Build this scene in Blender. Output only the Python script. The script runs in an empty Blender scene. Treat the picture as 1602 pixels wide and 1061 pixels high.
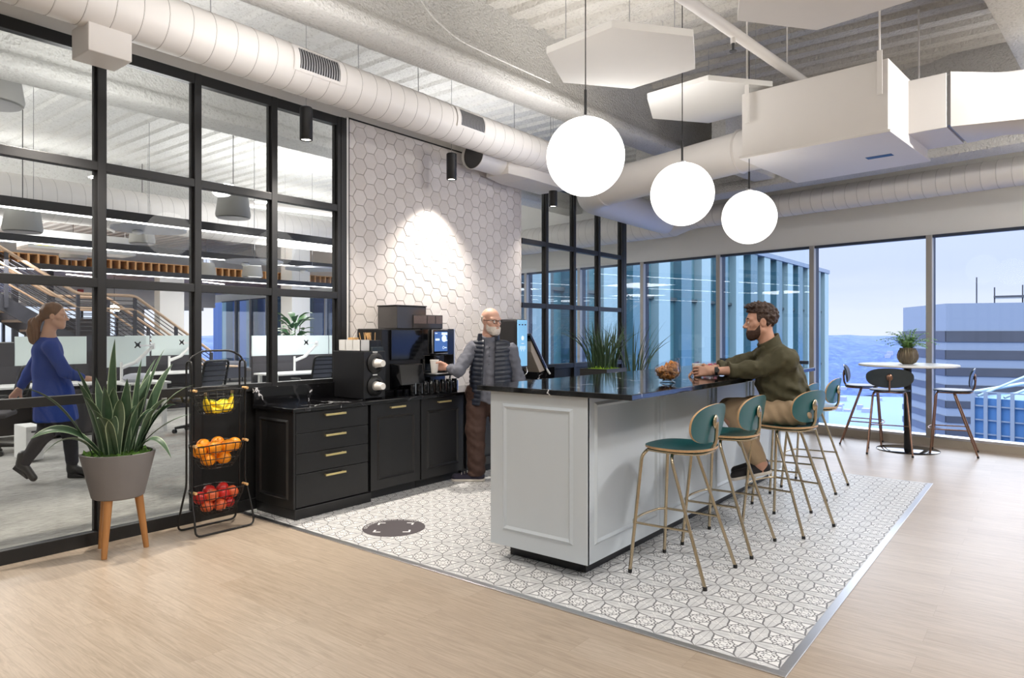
import bpy, bmesh, math, random
import numpy as np
from mathutils import Vector, Matrix, Euler

SC = bpy.context.scene
COL = SC.collection
PI = math.pi
random.seed(7)
RNG = np.random.default_rng(7)

# ------------------------------------------------------------------ camera
cam_d = bpy.data.cameras.new('camera')
cam = bpy.data.objects.new('camera', cam_d)
COL.objects.link(cam)
cam_d.sensor_width = 36.0
cam_d.lens = 24.0
cam_d.shift_y = -0.00655
cam_d.clip_start = 0.05
cam_d.clip_end = 3000
cam.location = (0, 0, 1.45)
YAW = math.radians(-51.85)
cam.rotation_euler = (PI / 2, 0, YAW)
SC.camera = cam

# ------------------------------------------------------------------ view + world
SC.view_settings.view_transform = 'Standard'
SC.view_settings.look = 'None'
SC.view_settings.gamma = 1.0
SC.view_settings.use_curve_mapping = False
SC.view_settings.exposure = 0.0
SC.cycles.max_bounces = 9
SC.cycles.diffuse_bounces = 4
SC.cycles.glossy_bounces = 4
SC.cycles.transmission_bounces = 6
SC.cycles.transparent_max_bounces = 28
SC.cycles.caustics_reflective = False
SC.cycles.caustics_refractive = False
SC.cycles.sample_clamp_indirect = 4.0
SC.cycles.use_denoising = True

world = bpy.data.worlds.new('sky')
SC.world = world
world.use_nodes = True


def build_world():
    nt = world.node_tree
    nt.nodes.clear()
    out = nt.nodes.new('ShaderNodeOutputWorld')
    bg = nt.nodes.new('ShaderNodeBackground')
    tc = nt.nodes.new('ShaderNodeTexCoord')
    sep = nt.nodes.new('ShaderNodeSeparateXYZ')
    ramp = nt.nodes.new('ShaderNodeValToRGB')
    nt.links.new(tc.outputs['Generated'], sep.inputs[0])
    # cloud streaks: noise squeezed in height
    mp = nt.nodes.new('ShaderNodeMapping')
    mp.inputs['Scale'].default_value = (1.6, 1.6, 11.0)
    nz = nt.nodes.new('ShaderNodeTexNoise')
    nz.inputs['Scale'].default_value = 2.2
    nz.inputs['Detail'].default_value = 5
    nt.links.new(tc.outputs['Generated'], mp.inputs[0])
    nt.links.new(mp.outputs[0], nz.inputs['Vector'])
    ma = nt.nodes.new('ShaderNodeMath')
    ma.operation = 'MULTIPLY_ADD'
    ma.inputs[1].default_value = 0.07
    nt.links.new(nz.outputs['Fac'], ma.inputs[0])
    nt.links.new(sep.outputs['Z'], ma.inputs[2])
    nt.links.new(ma.outputs[0], ramp.inputs[0])
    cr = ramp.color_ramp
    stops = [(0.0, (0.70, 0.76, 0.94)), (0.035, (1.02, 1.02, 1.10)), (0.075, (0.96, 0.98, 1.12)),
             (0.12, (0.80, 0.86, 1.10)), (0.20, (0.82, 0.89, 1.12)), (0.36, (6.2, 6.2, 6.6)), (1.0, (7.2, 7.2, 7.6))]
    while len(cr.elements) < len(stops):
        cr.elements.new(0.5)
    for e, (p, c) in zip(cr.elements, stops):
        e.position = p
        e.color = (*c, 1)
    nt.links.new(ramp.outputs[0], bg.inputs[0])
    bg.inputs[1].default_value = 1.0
    nt.links.new(bg.outputs[0], out.inputs[0])


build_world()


# ------------------------------------------------------------------ room lamps and added fill lights
def area(name, loc, size, power, col=(1, .93, .85), size_y=None, rot=(0, 0, 0), spread=PI):
    l = bpy.data.lights.new(name, 'AREA')
    l.energy = power
    l.color = col
    l.size = size
    if size < .5:
        l.shape = 'DISK'
    if size_y:
        l.shape = 'RECTANGLE'
        l.size_y = size_y
    l.spread = spread
    o = bpy.data.objects.new(name, l)
    o.location = loc
    o.rotation_euler = rot
    COL.objects.link(o)
    return o


def spot(name, loc, power, angle, blend=.5, col=(1, .92, .82), rad=.03, rot=(0, 0, 0)):
    l = bpy.data.lights.new(name, 'SPOT')
    l.energy = power
    l.color = col
    l.spot_size = angle
    l.spot_blend = blend
    l.shadow_soft_size = rad
    o = bpy.data.objects.new(name, l)
    o.location = loc
    o.rotation_euler = rot
    COL.objects.link(o)
    return o


WARM = (1.0, 0.97, 0.94)
NEUT = (1.0, 0.98, 0.96)
# added fill lights, no fixtures, under the lounge ceiling (most out of view)
for k, (x, y) in enumerate([(-1.2, -1.6), (1.6, -1.6), (-1.2, 1.6), (1.8, 1.4), (4.6, -1.8), (7.4, -1.6)]):
    area('lounge_fill', (x, y, 3.95), .38, 44, WARM)
for x, y, p in [(6.2, -.9, 88), (8.9, -.8, 55), (9.2, -2.8, 130)]:  # added out-of-view fill, tilted to brighten the window wall and island side
    area('lounge_window_fill', (x, y, 3.9), .38, p, NEUT, rot=(.5, 0, 0) if x < 7 else (.25, -.75, 0))
# added fill lights in mid-air, pointing up to brighten the sprayed ceiling
for x, y, p in [(-0.5, -1.5, 55), (0.6, 2.0, 48), (3.2, -1.2, 55), (6.5, -1.6, 50), (2.6, 3.3, 30), (5.4, 3.3, 30), (8.6, -1.2, 60)]:
    area('lounge_up_fill', (x, y, 3.05), 0.9, p, NEUT, rot=(PI, 0, 0))
# small downlights over the planter and the front floor
spot('floor_downlight', (1.5, 3.6, 3.9), 70, math.radians(62), .8)
spot('floor_downlight', (-0.2, 3.9, 3.9), 60, math.radians(62), .8)


# ------------------------------------------------------------------ materials
def _new(name):
    m = bpy.data.materials.new(name)
    m.use_nodes = True
    return m, m.node_tree, m.node_tree.nodes['Principled BSDF']


def rgb(c):
    """sRGB 0-255 -> linear"""
    r = []
    for v in c:
        v = v / 255.0
        r.append(v / 12.92 if v <= .04045 else ((v + .055) / 1.055) ** 2.4)
    return (*r, 1)


class X:
    """tiny expression builder for shader math"""
    nt = None

    def __init__(s, sock):
        s.s = sock

    @staticmethod
    def op(o, *a):
        n = X.nt.nodes.new('ShaderNodeMath')
        n.operation = o
        for i, v in enumerate(a):
            if isinstance(v, X):
                X.nt.links.new(v.s, n.inputs[i])
            else:
                n.inputs[i].default_value = v
        return X(n.outputs[0])

    def __add__(s, o): return X.op('ADD', s, o)
    def __radd__(s, o): return X.op('ADD', s, o)
    def __sub__(s, o): return X.op('SUBTRACT', s, o)
    def __rsub__(s, o): return X.op('SUBTRACT', o, s)
    def __mul__(s, o): return X.op('MULTIPLY', s, o)
    def __rmul__(s, o): return X.op('MULTIPLY', s, o)
    def __truediv__(s, o): return X.op('DIVIDE', s, o)
    def abs(s): return X.op('ABSOLUTE', s)
    def fract(s): return X.op('FRACT', s)
    def sqrt(s): return X.op('SQRT', s)
    def cos(s): return X.op('COSINE', s)
    def sin(s): return X.op('SINE', s)
    def lt(s, o): return X.op('LESS_THAN', s, o)
    def gt(s, o): return X.op('GREATER_THAN', s, o)
    def max(s, o): return X.op('MAXIMUM', s, o)
    def min(s, o): return X.op('MINIMUM', s, o)
    def sat(s): return X.op('MINIMUM', X.op('MAXIMUM', s, 0.0), 1.0)


def nd(nt, t, **kw):
    n = nt.nodes.new(t)
    for k, v in kw.items():
        if k in n.inputs.keys():
            n.inputs[k].default_value = v
        else:
            setattr(n, k, v)
    return n


def coords(nt, scale=(1, 1, 1), rot=(0, 0, 0), kind='Object'):
    tc = nt.nodes.new('ShaderNodeTexCoord')
    mp = nt.nodes.new('ShaderNodeMapping')
    mp.inputs['Scale'].default_value = scale
    mp.inputs['Rotation'].default_value = rot
    nt.links.new(tc.outputs[kind], mp.inputs[0])
    return mp.outputs[0]


def mixc(nt, fac, a, b, blend='MIX'):
    n = nt.nodes.new('ShaderNodeMix')
    n.data_type = 'RGBA'
    n.blend_type = blend
    for i, v in ((0, fac), (6, a), (7, b)):
        s = v.s if isinstance(v, X) else v
        if hasattr(s, 'is_linked'):
            nt.links.new(s, n.inputs[i])
        else:
            n.inputs[i].default_value = s
    return n.outputs[2]


def bump(nt, b, height, strength=.3, dist=.01):
    n = nt.nodes.new('ShaderNodeBump')
    n.inputs['Strength'].default_value = strength
    n.inputs['Distance'].default_value = dist
    nt.links.new(height.s if isinstance(height, X) else height, n.inputs['Height'])
    nt.links.new(n.outputs[0], b.inputs['Normal'])


def pm(name, c, rough=.5, metal=0., var=.06, scale=8., bmp=0., bscale=None, bdist=.004, coat=0., spec=None, detail=4, stretch=(1, 1, 1), sheen=0.):
    """plain procedural material: base colour with a little mottling and optional bump"""
    m, nt, b = _new(name)
    c = rgb(c)
    v = coords(nt, stretch)
    nz = nd(nt, 'ShaderNodeTexNoise', Scale=scale, Detail=float(detail))
    nt.links.new(v, nz.inputs['Vector'])
    lo = tuple(x * (1 - var) for x in c[:3]) + (1,)
    hi = tuple(min(1, x * (1 + var)) for x in c[:3]) + (1,)
    nt.links.new(mixc(nt, nz.outputs['Fac'], lo, hi), b.inputs['Base Color'])
    b.inputs['Roughness'].default_value = rough
    b.inputs['Metallic'].default_value = metal
    if coat:
        b.inputs['Coat Weight'].default_value = coat
        b.inputs['Coat Roughness'].default_value = .06
    if spec is not None:
        b.inputs['Specular IOR Level'].default_value = spec
    if sheen:
        b.inputs['Sheen Weight'].default_value = sheen
    if bmp:
        n2 = nd(nt, 'ShaderNodeTexNoise', Scale=bscale or scale * 4, Detail=5.0)
        nt.links.new(v, n2.inputs['Vector'])
        bump(nt, b, n2.outputs['Fac'], bmp, bdist)
    return m


def emat(name, c, strength):
    m, nt, b = _new(name)
    b.inputs['Base Color'].default_value = rgb(c)
    b.inputs['Emission Color'].default_value = rgb(c)
    b.inputs['Emission Strength'].default_value = strength
    return m


def glass(name, tint=(.96, .98, .98), ior=1.45, boost=1.0, rough=0.0):
    """clear sheet glass: transparent body with a fresnel mirror on top"""
    m, nt, b = _new(name)
    nt.nodes.remove(b)
    out = nt.nodes['Material Output']
    tr = nt.nodes.new('ShaderNodeBsdfTransparent')
    tr.inputs[0].default_value = (*tint, 1)
    gl = nt.nodes.new('ShaderNodeBsdfGlossy')
    gl.inputs['Roughness'].default_value = rough
    gl.inputs['Color'].default_value = (.95, .97, 1, 1)
    X.nt = nt
    g = nt.nodes.new('ShaderNodeNewGeometry')
    dt = nt.nodes.new('ShaderNodeVectorMath')
    dt.operation = 'DOT_PRODUCT'
    nt.links.new(g.outputs['Incoming'], dt.inputs[0])
    nt.links.new(g.outputs['Normal'], dt.inputs[1])
    f0 = ((ior - 1) / (ior + 1)) ** 2
    c = 1.0 - X(dt.outputs['Value']).abs()
    fac = ((X.op('POWER', c, 5.0) * (1 - f0) + f0) * boost).sat()
    mx = nt.nodes.new('ShaderNodeMixShader')
    nt.links.new(fac.s, mx.inputs[0])
    nt.links.new(tr.outputs[0], mx.inputs[1])
    nt.links.new(gl.outputs[0], mx.inputs[2])
    nt.links.new(mx.outputs[0], out.inputs[0])
    return m


M = {}


def m_wood_floor():
    m, nt, b = _new('oak_plank_floor')
    v = coords(nt, (1, 1, 1), (0, 0, PI / 2))
    br = nd(nt, 'ShaderNodeTexBrick', Scale=1.0)
    br.offset = .37
    br.inputs['Brick Width'].default_value = 1.25
    br.inputs['Row Height'].default_value = .185
    br.inputs['Mortar Size'].default_value = .0011
    br.inputs['Mortar Smooth'].default_value = .3
    br.inputs['Color1'].default_value = (0, 0, 0, 1)
    br.inputs['Color2'].default_value = (1, 1, 1, 1)
    br.inputs['Mortar'].default_value = (.5, .5, .5, 1)
    nt.links.new(v, br.inputs['Vector'])
    # grain
    g = coords(nt, (26, 1.6, 1))
    n1 = nd(nt, 'ShaderNodeTexNoise', Scale=2.0, Detail=8.0, Roughness=.65, Distortion=1.4)
    sep = nt.nodes.new('ShaderNodeSeparateColor')
    nt.links.new(br.outputs['Color'], sep.inputs[0])
    add = nt.nodes.new('ShaderNodeVectorMath')
    add.operation = 'MULTIPLY_ADD'
    nt.links.new(br.outputs['Color'], add.inputs[0])
    add.inputs[1].default_value = (9, 17, 5)
    nt.links.new(g, add.inputs[2])
    nt.links.new(add.outputs[0], n1.inputs['Vector'])
    base = mixc(nt, br.outputs['Color'], rgb((172, 156, 138)), rgb((181, 166, 149)))
    ramp = nd(nt, 'ShaderNodeValToRGB')
    ramp.color_ramp.elements[0].position = .35
    ramp.color_ramp.elements[0].color = (.80, .785, .77, 1)
    ramp.color_ramp.elements[1].position = .62
    ramp.color_ramp.elements[1].color = (1.06, 1.06, 1.07, 1)
    nt.links.new(n1.outputs['Fac'], ramp.inputs[0])
    c2 = mixc(nt, 1.0, base, ramp.outputs[0], 'MULTIPLY')
    n2 = nd(nt, 'ShaderNodeTexNoise', Scale=.7, Detail=2.0)
    nt.links.new(coords(nt), n2.inputs['Vector'])
    c3 = mixc(nt, n2.outputs['Fac'], c2, mixc(nt, 1.0, c2, (.93, .92, .9, 1), 'MULTIPLY'))
    c4 = mixc(nt, br.outputs['Fac'], c3, rgb((152, 136, 118)))
    nt.links.new(c4, b.inputs['Base Color'])
    b.inputs['Roughness'].default_value = .33
    b.inputs['Specular IOR Level'].default_value = .55
    bump(nt, b, n1.outputs['Fac'], .12, .002)
    return m


def m_tile_floor():
    m, nt, b = _new('patterned_cement_tile')
    tc = nt.nodes.new('ShaderNodeTexCoord')
    sp = nt.nodes.new('ShaderNodeSeparateXYZ')
    nt.links.new(tc.outputs['Object'], sp.inputs[0])
    X.nt = nt
    T = .2
    u = ((X(sp.outputs[0]) - 0.0) / T).fract() - .5
    w = ((X(sp.outputs[1]) - .086) / T).fract() - .5
    a, c = u.abs(), w.abs()
    lo, hi = a.min(c), a.max(c)
    r = (u * u + w * w).sqrt()
    wd = .017

    def ring(cx, cy, rad, width=wd):
        dx, dy = hi - cx, lo - cy
        return ((dx * dx + dy * dy).sqrt() - rad).abs().lt(width)

    # folded octant (hi, lo): scrolls in the tile centre, ogee arms running into the tile corners
    curl = ring(.165, .105, .052, .016)
    curl = curl * (1.0 - (hi - .165).abs().lt(.05) * (lo - .07).lt(0.0) * (hi - .16).gt(0.0))
    curl2 = ring(.0, .0, .085, .011) * (hi - lo).gt(.03)
    lo2 = lo * 2.0
    hc = lo2 * lo2 * .215 + .285 + (lo * 12.566).sin() * .022
    dist = hi - hc
    arm = dist.abs().lt(.021)
    hook = ring(.262, .060, .050, .014) * dist.lt(0.0)
    line = curl.max(curl2).max(arm).max(hook)
    inner = dist.gt(0.0)
    star = (lo - (hi - .5) * -.9).abs().lt(.014) * inner * (hi - .37).gt(0.0)
    star2 = lo.lt(.010) * inner * (hi - .40).lt(0.0)
    grout = (0.5 - hi).lt(.006)
    nz = nd(nt, 'ShaderNodeTexNoise', Scale=60.0, Detail=4.0)
    nt.links.new(tc.outputs['Object'], nz.inputs['Vector'])
    white = mixc(nt, nz.outputs['Fac'], rgb((220, 219, 218)), rgb((240, 239, 238)))
    grey = mixc(nt, nz.outputs['Fac'], rgb((190, 190, 190)), rgb((218, 218, 218)))
    c1 = mixc(nt, inner, white, grey)
    c2 = mixc(nt, star.max(star2), c1, rgb((232, 231, 229)))
    c3 = mixc(nt, line, c2, mixc(nt, nz.outputs['Fac'], rgb((92, 92, 94)), rgb((126, 126, 128))))
    c4 = mixc(nt, grout, c3, rgb((140, 139, 138)))
    nt.links.new(c4, b.inputs['Base Color'])
    b.inputs['Roughness'].default_value = .45
    return m


def m_marble():
    m, nt, b = _new('black_veined_quartz')
    v = coords(nt)
    n0 = nd(nt, 'ShaderNodeTexNoise', Scale=3.0, Detail=5.0)
    nt.links.new(v, n0.inputs['Vector'])
    wv = nt.nodes.new('ShaderNodeVectorMath')
    wv.operation = 'MULTIPLY_ADD'
    nt.links.new(n0.outputs['Color'], wv.inputs[0])
    wv.inputs[1].default_value = (.5, .5, .5)
    nt.links.new(v, wv.inputs[2])
    vo = nd(nt, 'ShaderNodeTexVoronoi', Scale=1.9)
    vo.feature = 'DISTANCE_TO_EDGE'
    nt.links.new(wv.outputs[0], vo.inputs['Vector'])
    n1 = nd(nt, 'ShaderNodeTexNoise', Scale=4.2, Detail=3.0)
    nt.links.new(v, n1.inputs['Vector'])
    X.nt = nt
    k = X(vo.outputs['Distance']).lt(.007) * X(n1.outputs['Fac']).gt(.54)
    soft = (1.0 - (X(vo.outputs['Distance']) * 30.0)).sat() * .08
    c = mixc(nt, soft, rgb((17, 17, 19)), rgb((150, 150, 155)))
    c = mixc(nt, k, c, rgb((222, 222, 224)))
    nt.links.new(c, b.inputs['Base Color'])
    b.inputs['Roughness'].default_value = .07
    b.inputs['Specular IOR Level'].default_value = .6
    return m


def m_hex():
    m, nt, b = _new('white_hexagon_tile')
    g = nt.nodes.new('ShaderNodeNewGeometry')
    r = nd(nt, 'ShaderNodeValToRGB')
    r.color_ramp.elements[0].color = rgb((221, 215, 211))
    r.color_ramp.elements[1].color = rgb((234, 229, 226))
    nt.links.new(g.outputs['Random Per Island'], r.inputs[0])
    nz = nd(nt, 'ShaderNodeTexNoise', Scale=9.0, Detail=3.0, Distortion=.8)
    nt.links.new(coords(nt, (1, 1, 1.6)), nz.inputs['Vector'])
    c = mixc(nt, nz.outputs['Fac'], mixc(nt, 1.0, r.outputs[0], (.9, .89, .89, 1), 'MULTIPLY'), r.outputs[0])
    nt.links.new(c, b.inputs['Base Color'])
    b.inputs['Roughness'].default_value = .38
    bump(nt, b, nz.outputs['Fac'], .25, .006)
    return m


def m_spray(name, lo, hi, dark=.0, s=1.0):
    """lumpy sprayed fireproofing"""
    m, nt, b = _new(name)
    v = coords(nt)
    n1 = nd(nt, 'ShaderNodeTexNoise', Scale=38.0 * s, Detail=5.0, Roughness=.62)
    n2 = nd(nt, 'ShaderNodeTexNoise', Scale=2.1, Detail=4.0)
    vo = nd(nt, 'ShaderNodeTexVoronoi', Scale=55.0 * s)
    for n in (n1, n2, vo):
        nt.links.new(v, n.inputs['Vector'])
    X.nt = nt
    h = X(n1.outputs['Fac']) + X(vo.outputs['Distance']) * .35
    c = mixc(nt, n2.outputs['Fac'], rgb(lo), rgb(hi))
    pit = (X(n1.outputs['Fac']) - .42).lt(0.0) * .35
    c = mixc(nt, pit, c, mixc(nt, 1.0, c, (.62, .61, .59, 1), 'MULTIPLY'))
    nt.links.new(c, b.inputs['Base Color'])
    b.inputs['Roughness'].default_value = .95
    b.inputs['Specular IOR Level'].default_value = .1
    bump(nt, b, h, .9, .022)
    return m


def m_carpet():
    m, nt, b = _new('grey_streaked_carpet')
    n1 = nd(nt, 'ShaderNodeTexNoise', Scale=9.0, Detail=7.0, Roughness=.75)
    nt.links.new(coords(nt, (1.0, 5.5, 1)), n1.inputs['Vector'])
    n2 = nd(nt, 'ShaderNodeTexNoise', Scale=1.1, Detail=3.0)
    nt.links.new(coords(nt, (1, 2, 1)), n2.inputs['Vector'])
    r = nd(nt, 'ShaderNodeValToRGB')
    r.color_ramp.elements[0].position = .33
    r.color_ramp.elements[0].color = rgb((108, 106, 102))
    r.color_ramp.elements[1].position = .66
    r.color_ramp.elements[1].color = rgb((196, 194, 189))
    X.nt = nt
    f = X(n1.outputs['Fac']) * .72 + X(n2.outputs['Fac']) * .28
    nt.links.new(f.s, r.inputs[0])
    nt.links.new(r.outputs[0], b.inputs['Base Color'])
    b.inputs['Roughness'].default_value = .95
    bump(nt, b, n1.outputs['Fac'], .4, .006)
    return m


def m_stripes(name, c1, c2, axis, scale, rough=.6, duty=.5):
    m, nt, b = _new(name)
    tc = nt.nodes.new('ShaderNodeTexCoord')
    sp = nt.nodes.new('ShaderNodeSeparateXYZ')
    nt.links.new(tc.outputs['Object'], sp.inputs[0])
    X.nt = nt
    k = (X(sp.outputs[axis]) * scale).fract().lt(duty)
    nt.links.new(mixc(nt, k, rgb(c1), rgb(c2)), b.inputs['Base Color'])
    b.inputs['Roughness'].default_value = rough
    return m


def m_wood(name, c1, c2, stretch=(14, 14, 1.2), rough=.45):
    m, nt, b = _new(name)
    n1 = nd(nt, 'ShaderNodeTexNoise', Scale=4.0, Detail=6.0, Distortion=1.2)
    nt.links.new(coords(nt, stretch), n1.inputs['Vector'])
    nt.links.new(mixc(nt, n1.outputs['Fac'], rgb(c1), rgb(c2)), b.inputs['Base Color'])
    b.inputs['Roughness'].default_value = rough
    return m


def m_leaf(name, c1, c2, edge, rough=.45, attr=True):
    """leaf colour driven by the stored across-the-blade coordinate"""
    m, nt, b = _new(name)
    at = nd(nt, 'ShaderNodeAttribute')
    at.attribute_name = 'across'
    n1 = nd(nt, 'ShaderNodeTexNoise', Scale=30.0, Detail=3.0)
    nt.links.new(coords(nt), n1.inputs['Vector'])
    g = nt.nodes.new('ShaderNodeNewGeometry')
    X.nt = nt
    c = mixc(nt, (X(n1.outputs['Fac']) * .6 + X(g.outputs['Random Per Island']) * .5).sat(), rgb(c1), rgb(c2))
    if attr:
        k = (X(at.outputs['Fac']) - .86).gt(0.0)
        c = mixc(nt, k, c, rgb(edge))
    nt.links.new(c, b.inputs['Base Color'])
    b.inputs['Roughness'].default_value = rough
    return m


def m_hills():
    m, nt, b = _new('hazy_wooded_hillside')
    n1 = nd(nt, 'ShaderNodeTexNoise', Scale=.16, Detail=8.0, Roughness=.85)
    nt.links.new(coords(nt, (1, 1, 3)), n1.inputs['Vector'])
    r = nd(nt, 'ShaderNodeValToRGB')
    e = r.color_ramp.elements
    e[0].position, e[0].color = .38, rgb((30, 52, 98))  # blue distance haze is mixed into the hill colours
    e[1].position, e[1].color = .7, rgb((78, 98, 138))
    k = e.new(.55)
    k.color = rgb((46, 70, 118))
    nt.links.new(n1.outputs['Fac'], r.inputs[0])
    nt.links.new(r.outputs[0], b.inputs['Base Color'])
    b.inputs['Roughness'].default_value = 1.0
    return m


def m_quilt():
    m, nt, b = _new('navy_quilted_nylon')
    n1 = nd(nt, 'ShaderNodeTexNoise', Scale=25.0, Detail=4.0)
    nt.links.new(coords(nt), n1.inputs['Vector'])
    nt.links.new(mixc(nt, n1.outputs['Fac'], rgb((22, 27, 38)), rgb((42, 48, 62))), b.inputs['Base Color'])
    b.inputs['Roughness'].default_value = .42
    bump(nt, b, n1.outputs['Fac'], .25, .004)
    return m


M['floor'] = m_wood_floor()
M['tile'] = m_tile_floor()
M['marble'] = m_marble()
M['hex'] = m_hex()
M['grout'] = pm('warm_grey_grout', (150, 143, 138), .9)
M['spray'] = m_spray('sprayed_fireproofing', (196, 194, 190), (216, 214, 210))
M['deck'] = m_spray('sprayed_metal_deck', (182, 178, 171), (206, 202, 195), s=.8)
M['office_deck'] = m_spray('white_sprayed_deck', (220, 219, 216), (238, 238, 236), s=.7)
M['carpet'] = m_carpet()
M['wall'] = pm('warm_white_paint', (238, 237, 234), .7, var=.015)
M['soffit'] = pm('grey_white_paint', (228, 226, 222), .75, var=.02)
M['duct'] = pm('painted_duct_metal', (226, 222, 218), .5, var=.015, bmp=.05, bscale=4)
M['duct_line'] = pm('duct_seam_shadow', (170, 166, 162), .7)
M['grille'] = pm('grille_dark', (70, 70, 72), .6)
M['grille_light'] = pm('grille_blade', (168, 168, 170), .45, metal=.4)
M['black_metal'] = pm('black_window_steel', (26, 26, 27), .42, var=.1)
M['black_matte'] = pm('black_matte_metal', (20, 20, 21), .5, var=.1)
M['wire'] = pm('black_wire', (18, 17, 17), .45, var=.1)
M['cab'] = pm('black_cabinet_paint', (24, 24, 25), .38, var=.05)
M['toe'] = pm('toe_kick_black', (24, 25, 28), .5)
M['island'] = pm('pale_grey_cabinet_paint', (198, 206, 212), .38, var=.01)
M['brass'] = pm('brushed_brass', (236, 216, 156), .38, metal=.9, var=.04)
M['stool_metal'] = pm('champagne_metal', (190, 174, 146), .27, metal=1.0, var=.05)
M['stool_metal2'] = pm('copper_metal', (150, 118, 100), .3, metal=1.0, var=.05)
M['teal'] = pm('teal_plywood_face', (8, 86, 90), .33, var=.05)
M['ply_edge'] = m_wood('plywood_edge', (176, 138, 96), (206, 170, 128))
M['dark_shell'] = pm('dark_grey_shell', (46, 55, 60), .35, var=.06)
M['steel'] = pm('brushed_steel', (214, 215, 218), .34, metal=1.0, var=.05, stretch=(40, 2, 1))
M['chrome'] = pm('chrome', (220, 220, 222), .12, metal=1.0)
M['globe'] = emat('opal_glass_globe', (255, 250, 242), 3.2)
M['bulb'] = emat('downlight_lens', (255, 246, 230), 12.0)
M['led'] = emat('led_strip', (255, 252, 248), 9.0)
M['panel'] = pm('white_acoustic_felt', (226, 224, 220), .85, var=.015)
M['frame_out'] = pm('anodised_window_frame', (176, 172, 166), .42, metal=.3, var=.03)
M['frame_dark'] = pm('dark_window_gasket', (52, 60, 76), .5)
M['sill'] = pm('beige_window_curb', (170, 160, 146), .5, var=.03)
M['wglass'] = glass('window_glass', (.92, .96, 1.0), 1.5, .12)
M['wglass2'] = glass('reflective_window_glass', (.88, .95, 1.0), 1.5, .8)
M['pglass'] = glass('partition_glass', (.98, .99, .985), 1.45, .5)
M['cglass'] = glass('clear_bowl_glass', (.93, .95, .97), 1.5, 2.2)
M['white_plastic'] = pm('white_plastic', (236, 236, 234), .4, var=.01)
M['paper'] = pm('white_paper_cup', (236, 232, 226), .6, var=.02)
M['concrete_pot'] = pm('grey_concrete_pot', (116, 113, 113), .75, var=.1, scale=5, bmp=.15, bscale=40)
M['leg_wood'] = m_wood('warm_oak_leg', (156, 104, 56), (188, 136, 82))
M['moss'] = pm('green_moss', (58, 92, 22), .95, var=.45, scale=60, bmp=.8, bscale=120, bdist=.01)
M['moss2'] = pm('bright_green_moss', (122, 158, 28), .95, var=.35, scale=60, bmp=.8, bscale=120, bdist=.01)
M['snake'] = m_leaf('agave_leaf', (34, 56, 38), (72, 96, 70), (164, 180, 148))
M['grass'] = m_leaf('dark_grass_blade', (36, 58, 36), (72, 96, 62), (0, 0, 0), attr=False)
M['fern'] = m_leaf('bright_fern_leaf', (112, 168, 84), (180, 218, 140), (0, 0, 0), attr=False)
M['fiddle'] = m_leaf('fiddle_leaf', (46, 92, 56), (92, 138, 82), (0, 0, 0), attr=False)
M['bark'] = pm('plant_stem', (92, 76, 52), .8, var=.2)
M['planter'] = pm('dark_planter', (48, 46, 46), .5, var=.05)
M['bronze_pot'] = pm('ribbed_bronze_pot', (118, 104, 84), .35, metal=.5, var=.15)
M['banana'] = pm('banana_skin', (240, 206, 36), .5, var=.12, scale=14)
M['banana_tip'] = pm('banana_stem', (134, 150, 48), .6, var=.2)
M['orange'] = pm('orange_peel', (246, 150, 24), .42, var=.08, scale=12, bmp=.25, bscale=180, bdist=.002)
M['apple'] = pm('red_apple_skin', (196, 44, 40), .3, var=.45, scale=9, stretch=(1, 1, .4))
M['apple2'] = pm('blush_apple_skin', (222, 104, 62), .3, var=.35, scale=9, stretch=(1, 1, .4))
M['nut'] = pm('roasted_nut', (190, 122, 52), .5, var=.3, scale=30, bmp=.5, bscale=90, bdist=.004)
M['stick'] = m_wood('birch_stirrer', (214, 166, 104), (232, 192, 136))
M['glossblack'] = pm('gloss_black_plastic', (10, 11, 13), .08, var=.05, spec=.6)
M['satinblack'] = pm('satin_black_plastic', (26, 26, 28), .35, var=.05)
M['smoke'] = pm('smoked_plastic', (70, 68, 68), .15, var=.1)
M['beans'] = pm('coffee_beans', (120, 104, 98), .5, var=.3, scale=60)
M['screen_blue'] = emat('lit_tablet_screen', (58, 92, 150), .9)
M['screen_icon'] = emat('lit_screen_icon', (206, 222, 236), .9)
M['bevi'] = emat('lit_dispenser_panel', (128, 186, 226), .55)
M['tan'] = pm('tan_board', (190, 178, 162), .6, var=.06)
M['decal'] = pm('charcoal_vinyl', (74, 68, 72), .6, var=.03)
M['decal_white'] = pm('white_vinyl_print', (236, 236, 236), .6, var=.01)
M['screen_white'] = pm('frosted_white_screen', (226, 238, 236), .3, var=.01)
M['fabric_dark'] = pm('charcoal_panel_fabric', (64, 62, 66), .9, var=.08, scale=60)
M['fabric_grey'] = pm('light_grey_upholstery', (176, 178, 188), .9, var=.06, scale=40)
M['fabric_grey2'] = pm('mid_grey_upholstery', (110, 112, 122), .9, var=.06, scale=40)
M['desk_top'] = pm('white_desk_laminate', (238, 238, 236), .4, var=.01)
M['drum'] = pm('grey_speaker_shell', (176, 176, 173), .6, var=.03)
M['black_fixture'] = pm('charcoal_fixture', (58, 58, 62), .5, var=.04)
M['wood_ceil'] = m_wood('walnut_ceiling_board', (110, 78, 62), (150, 110, 90), (3, 22, 1))
M['wood_slat'] = m_wood('pine_slat', (206, 150, 92), (232, 182, 124))
M['rail_wood'] = m_wood('pale_wood_handrail', (188, 158, 132), (212, 186, 160), (2, 14, 14))
M['stair_steel'] = pm('charcoal_stair_steel', (58, 58, 66), .5, var=.05)
M['yellow'] = pm('yellow_label', (230, 222, 40), .6, var=.05)
M['red'] = pm('red_alarm', (190, 40, 36), .5, var=.05)
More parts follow.
